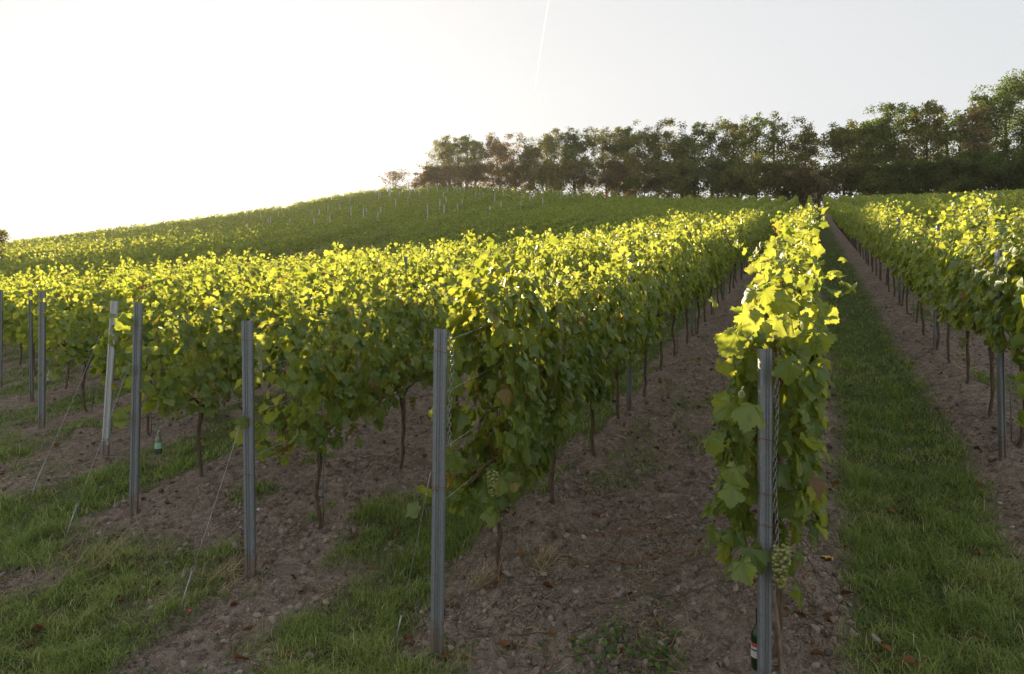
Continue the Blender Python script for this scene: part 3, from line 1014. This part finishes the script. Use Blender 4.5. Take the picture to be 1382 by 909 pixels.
mk('grape_cluster', to_local(v0, v_ + [cx, 3.6, cz]), f_, M['berry'], v0, {'rnd': r_})
def extra_leaves(vine, spots, y, seed, size=(.10, .165)):
    rg = np.random.default_rng(seed)
    P = np.array([[unproj(a, b, y + dy)[0], y + dy, unproj(a, b, y + dy)[1]] for a, b, dy in spots])
    P = to_local(vine, P)
    n = len(P)
    # facing the camera, in vine-local axes
    cam_local = to_local(vine, np.array([[0, 0, CAMZ]]))[0]
    outv = unit(cam_local - P) + rg.normal(0, .38, (n, 3)) + [0, 0, .25]
    tip = np.c_[rg.normal(0, .5, n), rg.normal(0, .5, n), -1 + rg.normal(0, .3, n)]
    v, f, r, ta = leaves_mesh(P, outv, tip, rg.uniform(*size, n), HI, rg, .05)
    mk('front_leaves', v, f, M['leaf'], vine, {'rnd': r, 'vein': ta})
spots = []
rs = random.Random(8)
for (a, b) in [(1000, 430), (1020, 415), (985, 470), (1055, 420), (1075, 440), (1000, 470), (1065, 465), (1095, 470), (980, 500), (1010, 500), (1000, 535), (1060, 500),
               (1085, 505), (1070, 540), (985, 560), (965, 550), (1000, 590), (1065, 575), (1088, 560), (970, 600), (995, 640), (1075, 610), (1060, 640), (985, 665), (1080, 650),
               (1000, 690), (1065, 680), (1085, 690), (995, 730), (1010, 750), (1005, 775), (1100, 520), (1100, 455), (960, 610), (1050, 600), (1090, 600), (1015, 720), (1035, 400), (1045, 445), (1012, 560), (1012, 620), (1020, 660)]:
    spots.append((a + rs.uniform(-6, 6), b - 18 + rs.uniform(-6, 6), rs.uniform(-.12, .35)))
extra_leaves(v0, spots, 3.48, 5)
v1 = find_vine(-1, 1)
extra_leaves(v1, [(562, 660, 0), (575, 665, .02), (568, 680, .03), (602, 655, .3), (612, 610, .3), (603, 560, .3), (612, 470, .4), (606, 500, .4), (597, 545, .3)], 4.15, 6, (.10, .15))
sh = MB(); sh.add(*tube(to_local(v1, [[unproj(640, 640, 4.5)[0], 4.5, unproj(640, 640, 4.5)[1]], [unproj(606, 640, 4.3)[0], 4.3, unproj(606, 640, 4.3)[1]], [unproj(566, 655, 4.15)[0], 4.15, unproj(566, 655, 4.15)[1]]]), .003, 5))
sh.build('shoot', M['cane'], v1)
v2 = find_vine(-2, 1)
extra_leaves(v2, [(330, 560, 0), (328, 575, .05), (345, 500, .1), (352, 470, .2), (362, 450, .2), (352, 600, .2)], 5.2, 7, (.10, .15))
v3 = find_vine(-3, 1)
extra_leaves(v3, [(172, 420, 0), (160, 425, -.05), (165, 550, 0), (160, 560, 0), (178, 490, 0), (190, 520, .1)], 6.5, 9, (.12, .16))

# ------------------------------------------------------------------ bottles
def bottle(name, loc, h, glass, label_m, cat_label, liquid=None, print_m=None, rotz=0, hung=None):
    root = empty(name, loc, rotz)
    r = .037 / .30 * h
    prof = [(0, 0), (r * .8, 0), (r, .012 * h / .3), (r, .56 * h), (r * .92, .62 * h), (r * .45, .72 * h), (r * .38, .76 * h), (r * .38, .95 * h), (r * .44, .95 * h), (r * .44, .985 * h), (r * .36, 1.0 * h), (r * .30, .99 * h), (r * .30, .74 * h), (r * .85, .6 * h), (r * .94, .54 * h), (r * .94, .02 * h), (0, .015 * h)]
    V_, F_ = lathe(prof, 28); mk('glass_body', V_, F_, glass, root)
    def band(z0, z1, a0, a1, rr, mat, nm):
        a = np.linspace(a0, a1, 20)
        V1 = np.concatenate([np.c_[rr * np.cos(a), rr * np.sin(a), np.full(20, z0)], np.c_[rr * np.cos(a), rr * np.sin(a), np.full(20, z1)]])
        F1 = np.array([[i, i + 1, 20 + i + 1, 20 + i] for i in range(19)])
        return mk(nm, V1, F1, mat, root)
    band(.22 * h, .46 * h, -PI * .95, PI * .02, r * 1.012, label_m, 'paper_label')
    if print_m:
        band(.40 * h, .46 * h, -PI * .85, -PI * .42, r * 1.022, print_m[0], 'label_print')
        band(.335 * h, .36 * h, -PI * .85, -PI * .30, r * 1.022, print_m[1], 'label_print')
    if liquid:
        V_, F_ = lathe([(0, .02 * h), (r * .90, .025 * h), (r * .90, .19 * h), (0, .19 * h)], 20); mk('liquid', V_, F_, liquid, root)
    if hung:
        V_, F_ = tube([(0, 0, .93 * h), (.004, 0, h + hung * .5), (0, 0, h + hung)], .0018, 5); mk('hanging_wire', V_, F_, M['wire'], root)
    tag(root, cat_label, 'bottle')
    return root
x, z = unproj(214, 612, 7.15)
bottle('wine_bottle', (x, 7.15, z), .27, M['glass_clear'], M['paper_green'], 'clear bottle with pale green label hanging below the leaves, a little yellow liquid inside', M['liquid'], hung=.35)
x, z = unproj(1026, 905, 3.58)
bottle('wine_bottle', (x, 3.60, z), .32, M['glass_green'], M['paper_white'], 'dark green bottle with white and red label behind the foot of the nearest post', None, (M['ink_red'], M['ink_dark']), rotz=-.5, hung=.15)
x, z = unproj(66, 517, 10.6)
bottle('wine_bottle', (x, 10.6, z), .22, M['glass_clear'], M['paper_white'], 'small clear bottle with white label beside the upright post near the picture edge', hung=.3)
# the split wooden stake behind the nearest post
pts_ = []
for px_, py_, yy in ((1044, 795, 3.72), (1050, 850, 3.66), (1056, 915, 3.60), (1058, 955, 3.58)):
    a_, b_ = unproj(px_, py_, yy); pts_.append((a_, yy, b_))
V_, F_ = tube(pts_, [.010, .013, .016, .016], 7)
o = mk('wooden_stake', V_, F_, M['wood']); tag(o, 'thin weathered wooden stake leaning behind the nearest post below the grapes', 'stake')

# ------------------------------------------------------------------ ground cover
def sample_ground(n, r0, r1, rg, half=.80, power=1.0):
    r = r0 + (r1 - r0) * rg.random(n) ** power
    u = rg.uniform(-half, half, n)
    y = r; x = u * r
    return x, y

BL_V = np.array([(-.5, 0, 0), (.5, 0, 0), (-.36, .25, .5), (.36, .25, .5), (0, 1.0, .82)], float)
BL_F = np.array([(0, 1, 3), (0, 3, 2), (2, 3, 4)])
rg = np.random.default_rng(3)
Vs2, Fs2, Rs2 = [], [], []; off2 = 0
def blades(x, y, L, W, lean, rndv):
    global off2
    n = len(x)
    a = rg.uniform(0, 2 * PI, n)
    z = ground(x, y) - .005
    P = np.c_[x, y, z]
    d = np.c_[np.cos(a), np.sin(a), np.zeros(n)]; w = np.c_[-np.sin(a), np.cos(a), np.zeros(n)]
    upv = np.tile([0, 0, 1.0], (n, 1))
    V = (BL_V[None, :, 0:1] * (w * W[:, None])[:, None, :] + BL_V[None, :, 1:2] * (d * (L * lean)[:, None])[:, None, :] + BL_V[None, :, 2:3] * (upv * L[:, None])[:, None, :]) + P[:, None, :]
    F = (BL_F[None] + (np.arange(n) * 5)[:, None, None]).reshape(-1, 3)
    Vs2.append(V.reshape(-1, 3)); Fs2.append(F + off2); off2 += n * 5; Rs2.append(np.repeat(rndv, 5))
for (r0, r1, n, L0, W0) in ((3.3, 6.5, 200000, .066, .0044), (6.5, 14, 180000, .064, .0075), (14, 34, 130000, .066, .014)):
    x, y = sample_ground(n, r0, r1, rg)
    gm = grass_mask(x, y)
    clump = fbm(x * 5, y * 5, 2, 91)
    keep = rg.random(n) < gm * (.35 + .9 * sstep(.35, .6, clump)) * .9
    x, y, clump = x[keep], y[keep], clump[keep]
    n = len(x)
    tall = .55 + .9 * clump + .5 * (rg.random(n) < .05)
    p_, q_ = pq(x, y)
    tuft = sstep(.55, .75, fbm(x * 1.6, y * 1.6, 2, 95))
    L = L0 * tall * rg.uniform(.4, 1.5, n) * (1 + .7 * tuft)
    dry = sstep(.5, .75, fbm(x * .9, y * .9, 3, 97)) * .35
    rv = np.clip(rg.beta(2, 2.6, n) * .9 + dry * .4 + (rg.random(n) < .04 + .12 * dry) * .6, 0, 1)
    blades(x, y, L, W0 * rg.uniform(.7, 1.4, n), rg.uniform(.2, 1.8, n), rv)
    print('grass', n)
o = mk('grass', np.concatenate(Vs2), np.concatenate(Fs2), M['grass'], None, {'rnd': np.concatenate(Rs2)})
tag(o, 'green grass growing in strips and patches between the rows', 'grass', kind='stuff')

# broad leafed weeds
LF_V = np.array([(0, 0, 0), (.32, .35, .05), (.22, .8, 0), (0, 1.05, -.08), (-.22, .8, 0), (-.32, .35, .05)], float)
LF_F = np.array([(0, 1, 2), (0, 2, 3), (0, 3, 4), (0, 4, 5)])
def weeds_at(cx, cy, n, spread, size, rg):
    x = cx + rg.normal(0, spread, n); y = cy + rg.normal(0, spread, n)
    z = ground(x, y) + rg.uniform(.005, .05, n) * (size / .03)
    out = rg.normal(0, .4, (n, 3)) + [0, 0, 1]
    tip = rg.normal(0, 1, (n, 3)) * [1, 1, .2]
    X, Y, Z = leaf_frames(out, tip)
    return scatter(LF_V, LF_F, np.c_[x, y, z], X, Y, Z, size * rg.uniform(.6, 1.3, n), None, rg.random(n))
rg = np.random.default_rng(31)
WV, WF, WR = [], [], []; ow = 0
def add_w(r):
    global ow
    v, f, rr_, _ = r; WV.append(v); WF.append(f + ow); ow += len(v); WR.append(rr_)
for (a, b, n, sp, sz_) in [(.40, 4.05, 45, .06, .032), (.60, 4.12, 60, .07, .034), (.80, 3.98, 70, .07, .036), (.98, 4.14, 45, .06, .03), (.70, 4.3, 30, .06, .026), (.5, 3.9, 60, .08, .04), (.86, 3.86, 60, .09, .04), (.2, 4.1, 25, .05, .024),
                            (1.30, 5.6, 120, .2, .022), (.95, 4.6, 60, .08, .026), (-2.6, 5.2, 260, .3, .018), (-2.9, 5.6, 200, .35, .016), (-1.15, 5.2, 140, .2, .02), (-4.4, 6.2, 200, .3, .016), (.75, 6.5, 60, .15, .03)]:
    add_w(weeds_at(a, b, n, sp, sz_, rg))
for _ in range(480):
    x, y = sample_ground(1, 3.4, 22, rg, .78, 1.3)
    add_w(weeds_at(x[0], y[0], int(rg.integers(10, 40)), rg.uniform(.03, .12), rg.uniform(.014, .03), rg))
o = mk('weeds', np.concatenate(WV), np.concatenate(WF), M['weed'], None, {'rnd': np.concatenate(WR)})
tag(o, 'low broad leafed weeds scattered over the bare soil', 'weeds', kind='stuff')

# straw, twigs
rg = np.random.default_rng(41)
b = MB()
def stalk(x, y, L, a, lift, r=.0016):
    k = 4; tt = np.linspace(0, 1, k)
    bx = x + np.cos(a) * L * tt + rg.normal(0, .04 * L, k); by = y + np.sin(a) * L * tt + rg.normal(0, .04 * L, k)
    bz = ground(bx, by) + .006 + lift * tt
    b.add(*tube(np.c_[bx, by, bz], r, 3), a=rg.random())
for _ in range(1500):
    x, y = sample_ground(1, 3.4, 10, rg, .78, 1.2)
    if grass_mask(x, y)[0] > .6 and rg.random() < .6: continue
    stalk(x[0], y[0], rg.uniform(.03, .18), rg.uniform(0, 6.28), rg.uniform(0, .02), rg.uniform(.0008, .002))
for (cx, cy, n, L, sp, up) in [(.20, 5.0, 55, .22, .045, .09), (-.21, 4.75, 50, .16, .05, .10), (1.15, 5.2, 30, .26, .14, .05), (.9, 4.8, 30, .22, .15, .02), (-2.2, 5.3, 60, .22, .07, .07), (-2.45, 5.0, 60, .18, .13, .03),
                               (-3.4, 5.5, 70, .22, .22, .16), (-6.2, 8.6, 110, .25, .35, .05), (-1.6, 4.5, 40, .2, .2, .02), (.5, 5.2, 30, .22, .2, .02), (1.75, 4.6, 30, .15, .15, .01), (.9, 4.1, 40, .2, .15, .04), (.1, 4.2, 40, .2, .2, .02)]:
    for _ in range(n):
        stalk(cx + rg.normal(0, sp), cy + rg.normal(0, sp), L * rg.uniform(.35, 1.1), rg.normal(.9, 1.1), up * rg.uniform(0, 1.4), .0015)
o = b.build('straw', M['straw']); tag(o, 'dry straw stalks lying on the soil', 'straw', kind='stuff')
b = MB()
for _ in range(650):
    x, y = sample_ground(1, 3.4, 9, rg, .78, 1.2)
    stalk(x[0], y[0], rg.uniform(.06, .28), rg.uniform(0, 6.28), rg.uniform(0, .02), rg.uniform(.0015, .0035))
o = b.build('twigs', M['bark']); tag(o, 'brown twigs lying on the soil', 'twigs', kind='stuff')
# two long pruned canes lying between the posts
for (pts_px, lab) in [([(800, 722), (850, 716), (905, 722), (950, 735)], 'long reddish pruned cane lying on soil, upper of two'),
                      ([(790, 752), (850, 760), (905, 748), (955, 742)], 'long reddish pruned cane lying on soil, lower of two')]:
    P = []
    for a, c in pts_px:
        for yy in np.linspace(2.5, 9, 700):
            gx, gzz = unproj(a, c, yy)
            if gzz <= gz(gx, yy) + .015: break
        P.append((gx, yy, gz(gx, yy) + .02))
    V_, F_ = tube(P, [.005, .0045, .004, .003], 6)
    o = mk('pruned_cane', V_, F_, M['cane']); tag(o, lab, 'cane', 'pruned canes on the soil')

# fallen leaves
rg = np.random.default_rng(51)
n = 800
x, y = sample_ground(n, 3.4, 12, rg, .78, 1.3)
z = ground(x, y) + .012
out = rg.normal(0, .45, (n, 3)) + [0, 0, 1]; tip = rg.normal(0, 1, (n, 3)) * [1, 1, .2]
v, f, r, ta = leaves_mesh(np.c_[x, y, z], out, tip, rg.uniform(.03, .07, n), [leaf_template(13, 1.6, -.4, seed=70), leaf_template(13, .9, .9, seed=71)], rg)
o = mk('fallen_leaves', v, f, M['dead_leaf'], None, {'rnd': r, 'vein': ta})
tag(o, 'withered brown leaves scattered on the soil', 'leaves', kind='stuff')
for yy in np.linspace(2.5, 9, 700):
    gx, gzz = unproj(1120, 758, yy)
    if gzz <= gz(gx, yy): break
TV, TF, TA = leaf_template(41, .9, .5, seed=5)
v, f, r, ta = scatter(TV, TF, np.array([[0, 0, .015]]), np.array([[1., 0, 0]]), np.array([[0, .9, .3]]), np.array([[0, -.3, .9]]), .085, TA, np.array([.5]))
o = mk('fallen_leaf', v, f, M['yellow_leaf']); o.location = (gx, yy, gz(gx, yy))
tag(o, 'curled yellow vine leaf lying on bare soil right of the nearest post', 'leaf')

# soil clods and pebbles
rg = np.random.default_rng(61)
n = 46000
x, y = sample_ground(n, 3.3, 16, rg, .80, 1.3)
keep = rg.random(n) > grass_mask(x, y) * .95
x, y = x[keep], y[keep]; n = len(x)
sz = .004 + .034 * rg.random(n) ** 7
z = ground(x, y) + sz * .1
q_ = unit(rg.normal(0, 1, (n, 3))); w_ = unit(rg.normal(0, 1, (n, 3))); Xc, Yc, Zc = leaf_frames(q_, w_)
CV = ICO_V * (0.7 + .6 * rg.random((len(ICO_V), 1)))
v, f, r, _ = scatter(CV, ICO_F, np.c_[x, y, z], Xc, Yc * .8, Zc * .65, sz, None, rg.random(n))
m, t, out = nmat('clod')
p = t.nodes.new('ShaderNodeBsdfPrincipled'); p.inputs['Roughness'].default_value = .95; p.inputs['Specular IOR Level'].default_value = .1
cc = ramp(t, attr(t, 'rnd'), [(0, (.10, .078, .063)), (.45, (.23, .18, .148)), (.9, (.36, .29, .245)), (.99, (.37, .31, .27)), (1, (.55, .52, .48))])
cc = mixc(t, math_n(t, 'MULTIPLY', noise(t, 60, 4), .5), cc, (.14, .11, .09))
t.links.new(cc, p.inputs['Base Color']); t.links.new(p.outputs[0], out.inputs[0]); M['clod'] = m
o = mk('soil_clods', v, f, M['clod'], None, {'rnd': r}, smooth=False)
tag(o, 'crumbly clods and pebbles of soil', 'soil', kind='stuff')

# little bits of litter
def on_ground(px, py):
    for yy in np.linspace(2.0, 14, 1200):
        gx, gzz = unproj(px, py, yy)
        if gzz <= gz(gx, yy): break
    return gx, yy, gz(gx, yy)
gx, yy, g_ = on_ground(255, 827)
v, f = tube([(-.018, 0, .008), (-.005, .004, .016), (.01, -.003, .012), (.02, 0, .006)], [.003, .008, .009, .003], 6)
o = mk('plastic_scrap', v, f, M['plastic_red']); o.location = (gx, yy, g_); tag(o, 'small red plastic scrap on the soil beside the guy wire foot', 'scrap')
gx, yy, g_ = on_ground(627, 694)
v, f = tube([(-.06, 0, .01), (-.03, .02, .022), (.02, .02, .024), (.06, .045, .03)], [.008, .016, .014, .006], 6)
v[:, 2] = v[:, 2] * .5 + .01
o = mk('foil_strip', v, f, M['foil']); o.location = (gx, yy, g_ + .03); tag(o, 'crumpled silvery strip on the grass beside the thick vine trunk', 'scrap')

# ------------------------------------------------------------------ trees behind the vineyard
def tree(name, px, top_py, width_px, leafmat, label, cat='tree', dens=1.0, dy=7, seed=0, bare=.0, base=None, trunk_low=.30, group='trees along the top of the vineyard', multi=1):
    rg = np.random.default_rng(1000 + seed)
    u = (px - 691) / F_PX
    y = float(ridge_R(u)) + dy; x = u * y
    g0 = float(base_h(x, y))
    H = CAMZ + (454 - top_py) / F_PX * y - g0
    W = width_px / F_PX * y / 2
    root = empty(name, (x, y, g0))
    tb = MB(); tips = []
    for s_ in range(multi):
        bx = rg.normal(0, W * .25) if multi > 1 else 0
        k = 6; tt = np.linspace(0, 1, k); Ht = H * rg.uniform(.78, .88)
        sway = rg.normal(0, W * .12, 2)
        P = np.c_[bx + sway[0] * tt + rg.normal(0, .12, k), sway[1] * tt + rg.normal(0, .12, k), -.3 + (Ht + .3) * tt]
        tb.add(*tube(P, .016 * H * (1.15 - tt) + .03, 7))
        nb = max(7, int((13 + H * .7) / multi))
        for i in range(nb):
            t0 = trunk_low + (1 - trunk_low) * (i + rg.random()) / nb
            p0 = np.array([np.interp(t0, tt, P[:, j]) for j in range(3)])
            a = i * 2.4 + rg.normal(0, .4)
            env = math.sin(min(1, (t0 - trunk_low) / (1 - trunk_low) * .75 + .25) * PI * .92)
            L = W * (.35 + .75 * env) * rg.uniform(.65, 1.15)
            rise = rg.uniform(.35, .95) * L * (1 if t0 < .9 else 1.2)
            d = np.array([math.cos(a) * L, math.sin(a) * L, rise])
            mid_ = p0 + d * .5 + [0, 0, .12 * L] + rg.normal(0, .08 * L, 3)
            p1 = p0 + d
            p1[2] = min(p1[2], H * .97)
            tb.add(*tube([p0, mid_, p1], [.006 * H * (1.1 - t0) + .02, .04, .018], 5))
            tips.append((p1, L)); tips.append((mid_ + rg.normal(0, .2 * L, 3), L * .8))
            for _ in range(2):
                p2 = mid_ + rg.normal(0, .38, 3) * L * [1, 1, .7] + [0, 0, .2 * L]
                p2[2] = min(p2[2], H * .98)
                tb.add(*tube([mid_, (mid_ + p2) / 2 + rg.normal(0, .05, 3), p2], [.03, .02, .012], 4))
                tips.append((p2, L * .7))
                p3 = p2 + rg.normal(0, .26, 3) * L + [0, 0, .16 * L]
                p3[2] = min(p3[2], H * .99)
                tb.add(*tube([p2, p3], [.014, .007], 3))
                tips.append((p3, L * .5))
        tips.append((P[-1] + [0, 0, H * .06], W * .5)); tips.append((P[-1] + [0, 0, H * .10], W * .35))
    tb.build('trunk', M['tree_bark'], root)
    pos = []
    for p1, L in tips:
        if rg.random() < bare: continue
        nl = int(72 * dens * (0.5 + rg.random()))
        rad_ = min(1.1, .24 * L + .38)
        c = p1 + rg.normal(0, .1, 3)
        q = c + unit(rg.normal(0, 1, (nl, 3))) * (rg.random((nl, 1)) ** .5) * rad_ * [1.1, 1.1, .85]
        pos.append(q)
    P = np.concatenate(pos); P = P[(P[:, 2] > .2) & (P[:, 2] < H * 1.01)]
    n = len(P)
    X, Y, Z = leaf_frames(rg.normal(0, .8, (n, 3)) + [0, 0, .5], rg.normal(0, 1, (n, 3)))
    v, f, r, _ = scatter(LOW[0], LOW[1], P, X, Y, Z, rg.uniform(.14, .32, n), None, np.clip(rg.beta(2, 2, n), 0, 1))
    mk('crown', v, f, leafmat, root, {'rnd': r})
    tag(root, label, cat, group)
    return root

TREES = [
 (607, 184, 52, 'tree_olive', 'open olive crowned tree at the hill end of the tree line', .9, .0),
 (638, 180, 38, 'tree_green', 'slender green tree rising just behind the tree line end', .9, .0),
 (676, 183, 50, 'tree_rust', 'rounded rusty brown tree standing apart above the posts', 1.1, .0),
 (715, 186, 34, 'tree_olive', 'lower olive tree between the rusty tree and the double topped tree', .7, .1),
 (737, 172, 50, 'tree_olive', 'broad double topped tree with olive leaves', 1.0, .0),
 (775, 172, 48, 'tree_green', 'tall green tree with pointed top beside the double topped tree', 1.0, .0),
 (820, 173, 50, 'tree_olive', 'olive tree with thin top in the middle of the tree line', .9, .05),
 (850, 170, 44, 'tree_green', 'dark green round topped tree beside the thin topped olive one', 1.2, .0),
 (890, 168, 62, 'tree_olive', 'wide olive green tree with a level top', 1.3, .0),
 (918, 178, 44, 'tree_green', 'darker green tree filling behind the level topped one', 1.0, .0),
 (950, 163, 50, 'tree_green', 'green tree with ragged top, sky showing through it', .8, .05),
 (985, 160, 54, 'tree_olive', 'loose branched olive tree with visible forked trunk', .8, .08),
 (1022, 145, 50, 'tree_green', 'tall narrow tree with a small round head above its neighbours', .75, .1),
 (1058, 152, 50, 'tree_olive', 'tree with bare twigs poking out of its top', .6, .22),
 (1088, 164, 42, 'tree_olive', 'olive tree at the gap above the row end', .8, .1),
 (1140, 162, 52, 'tree_olive', 'bushy dull olive tree on the far side of the gap', .9, .05),
 (1175, 160, 56, 'tree_green', 'broad dark green tree behind the end of the grass strip rows', 1.2, .0),
 (1212, 142, 60, 'tree_green', 'high green tree with two uneven domes', 1.0, .02),
 (1250, 133, 62, 'tree_olive', 'high feathery topped tree, tallest before the right group', .9, .05),
 (1290, 142, 56, 'tree_green', 'airy tree with dark limbs and much sky between them', .7, .1),
 (1312, 134, 40, 'tree_pale', 'pale yellowish thin tree behind the airy one', .35, .3),
 (1338, 116, 58, 'tree_green', 'large spreading tree left of the tallest one', 1.0, .03),
 (1378, 98, 80, 'tree_green', 'tallest tree, cut by the right picture edge', 1.2, .0),
 (1425, 112, 80, 'tree_green', 'wide tree just past the right edge, only its branch tips in view', 1.0, .0),
]
for i, (px_, ty, w_, mt, lab, dn, br) in enumerate(TREES):
    tree('deciduous_tree', px_, ty, w_ * 1.12, M[mt], lab, dens=dn * 1.15, dy=6 + (i * 7 % 5) * 1.6, seed=i, bare=br, multi=2 if i % 3 == 1 else 1, trunk_low=.28)
SHR = [
 (528, 232, 34, 'tree_rust', 'small lone bush on the bare skyline of the hill', .35, .3),
 (575, 234, 40, 'tree_rust', 'low reddish shrub at the hill end of the tree line', 1.6, 0),
 (600, 226, 44, 'tree_rust', 'reddish brown shrub under the first olive tree', 1.6, 0),
 (640, 224, 50, 'tree_rust', 'dark brown shrub under the slender green tree', 1.5, 0),
 (690, 222, 54, 'tree_rust', 'brown thicket under the rusty tree', 1.4, 0),
 (735, 226, 50, 'tree_olive', 'olive shrub under the double topped tree', 1.3, 0),
 (780, 220, 54, 'tree_olive', 'thicket below the pointed green tree', 1.3, 0),
 (830, 222, 56, 'tree_rust', 'dark shrub below the thin topped olive tree', 1.4, 0),
 (880, 226, 56, 'tree_olive', 'olive shrub below the level topped tree', 1.4, 0),
 (925, 224, 50, 'tree_olive', 'olive shrub below the darker green tree', 1.4, 0),
 (965, 220, 56, 'tree_green', 'green shrub below the ragged topped tree', 1.4, 0),
 (1005, 224, 50, 'tree_olive', 'olive shrub under the forked olive tree', 1.4, 0),
 (1040, 222, 62, 'tree_olive', 'yellow green rounded bush in front of the dark trunks', 1.8, 0),
 (1082, 228, 40, 'tree_rust', 'brown bush at the near side of the gap', 1.3, 0),
 (1112, 232, 50, 'tree_pale', 'pale bare twiggy bush in the gap above the row end', 1.6, .1),
 (1152, 222, 56, 'tree_olive', 'dull olive bush at the far side of the gap', 1.5, 0),
 (1195, 224, 60, 'tree_green', 'dark green bush under the broad tree', 1.5, 0),
 (1240, 222, 60, 'tree_green', 'dark thicket under the feathery tree', 1.5, 0),
 (1280, 218, 52, 'tree_olive', 'olive undergrowth under the airy tree', 1.3, 0),
 (1308, 208, 62, 'tree_green', 'rounded fresh green bush below the pale thin tree', 2.0, 0),
 (1350, 220, 60, 'tree_olive', 'dark undergrowth below the large spreading tree', 1.5, 0),
 (1390, 214, 60, 'tree_green', 'dark green bush at the foot of the tallest tree', 1.6, 0),
]
for i, (px_, ty, w_, mt, lab, dn, br) in enumerate(SHR):
    tree('shrub', px_, ty, w_ * 1.15, M[mt], lab, cat='shrub', dens=dn, dy=3.0 + (i % 3), seed=200 + i, bare=br, trunk_low=.03, group='shrubs at the foot of the trees', multi=2)
# tree at the left picture edge, at the foot of the far hill
r_ = tree('deciduous_tree', -36, 310, 60, M['tree_olive'], 'olive tree at the left picture edge, only its side in view', dens=1.2, dy=-95, seed=400, trunk_low=.1)

# ------------------------------------------------------------------ vapour trail high in the sky
def trail(a, b, w0, w1, label):
    Y = 6000.0
    pa = np.array([(a[0] - 691) / F_PX * Y, Y, CAMZ + (454 - a[1]) / F_PX * Y]); pb = np.array([(b[0] - 691) / F_PX * Y, Y, CAMZ + (454 - b[1]) / F_PX * Y])
    pts = np.array([pa + (pb - pa) * t for t in np.linspace(0, 1, 12)]) - pa
    V_, F_ = tube(pts, np.linspace(w0, w1, 12), 8)
    o = mk('vapour_trail', V_, F_, M['contrail'], None, {'rnd': np.full(len(V_), .5)}); o.location = tuple(pa)
    tag(o, label, 'vapour trail')
trail((741, -6), (722, 118), 3.0, 5.0, 'long thin white vapour trail crossing the upper sky')
trail((735, 122), (731, 141), 2.5, 1.5, 'faint short piece of vapour trail below the long one')

# ------------------------------------------------------------------ the evening air
S = 1250.0
V_ = np.array([(x, y, z) for z in (-75.0, 75.0) for y in (-S, S) for x in (-S, S)])
F_ = np.array([(0, 2, 3, 1), (4, 5, 7, 6), (0, 1, 5, 4), (2, 6, 7, 3), (0, 4, 6, 2), (1, 3, 7, 5)])
m, t, out = nmat('haze_air')
pv = t.nodes.new('ShaderNodeVolumePrincipled')
pv.inputs['Color'].default_value = (.95, .93, .90, 1)
pv.inputs['Density'].default_value = .00016
pv.inputs['Anisotropy'].default_value = .35
t.links.new(pv.outputs[0], out.inputs['Volume'])
o = mk('haze', V_, F_, m, None, smooth=False)
tag(o, 'thin bright evening haze over the vineyard', 'haze', kind='stuff')
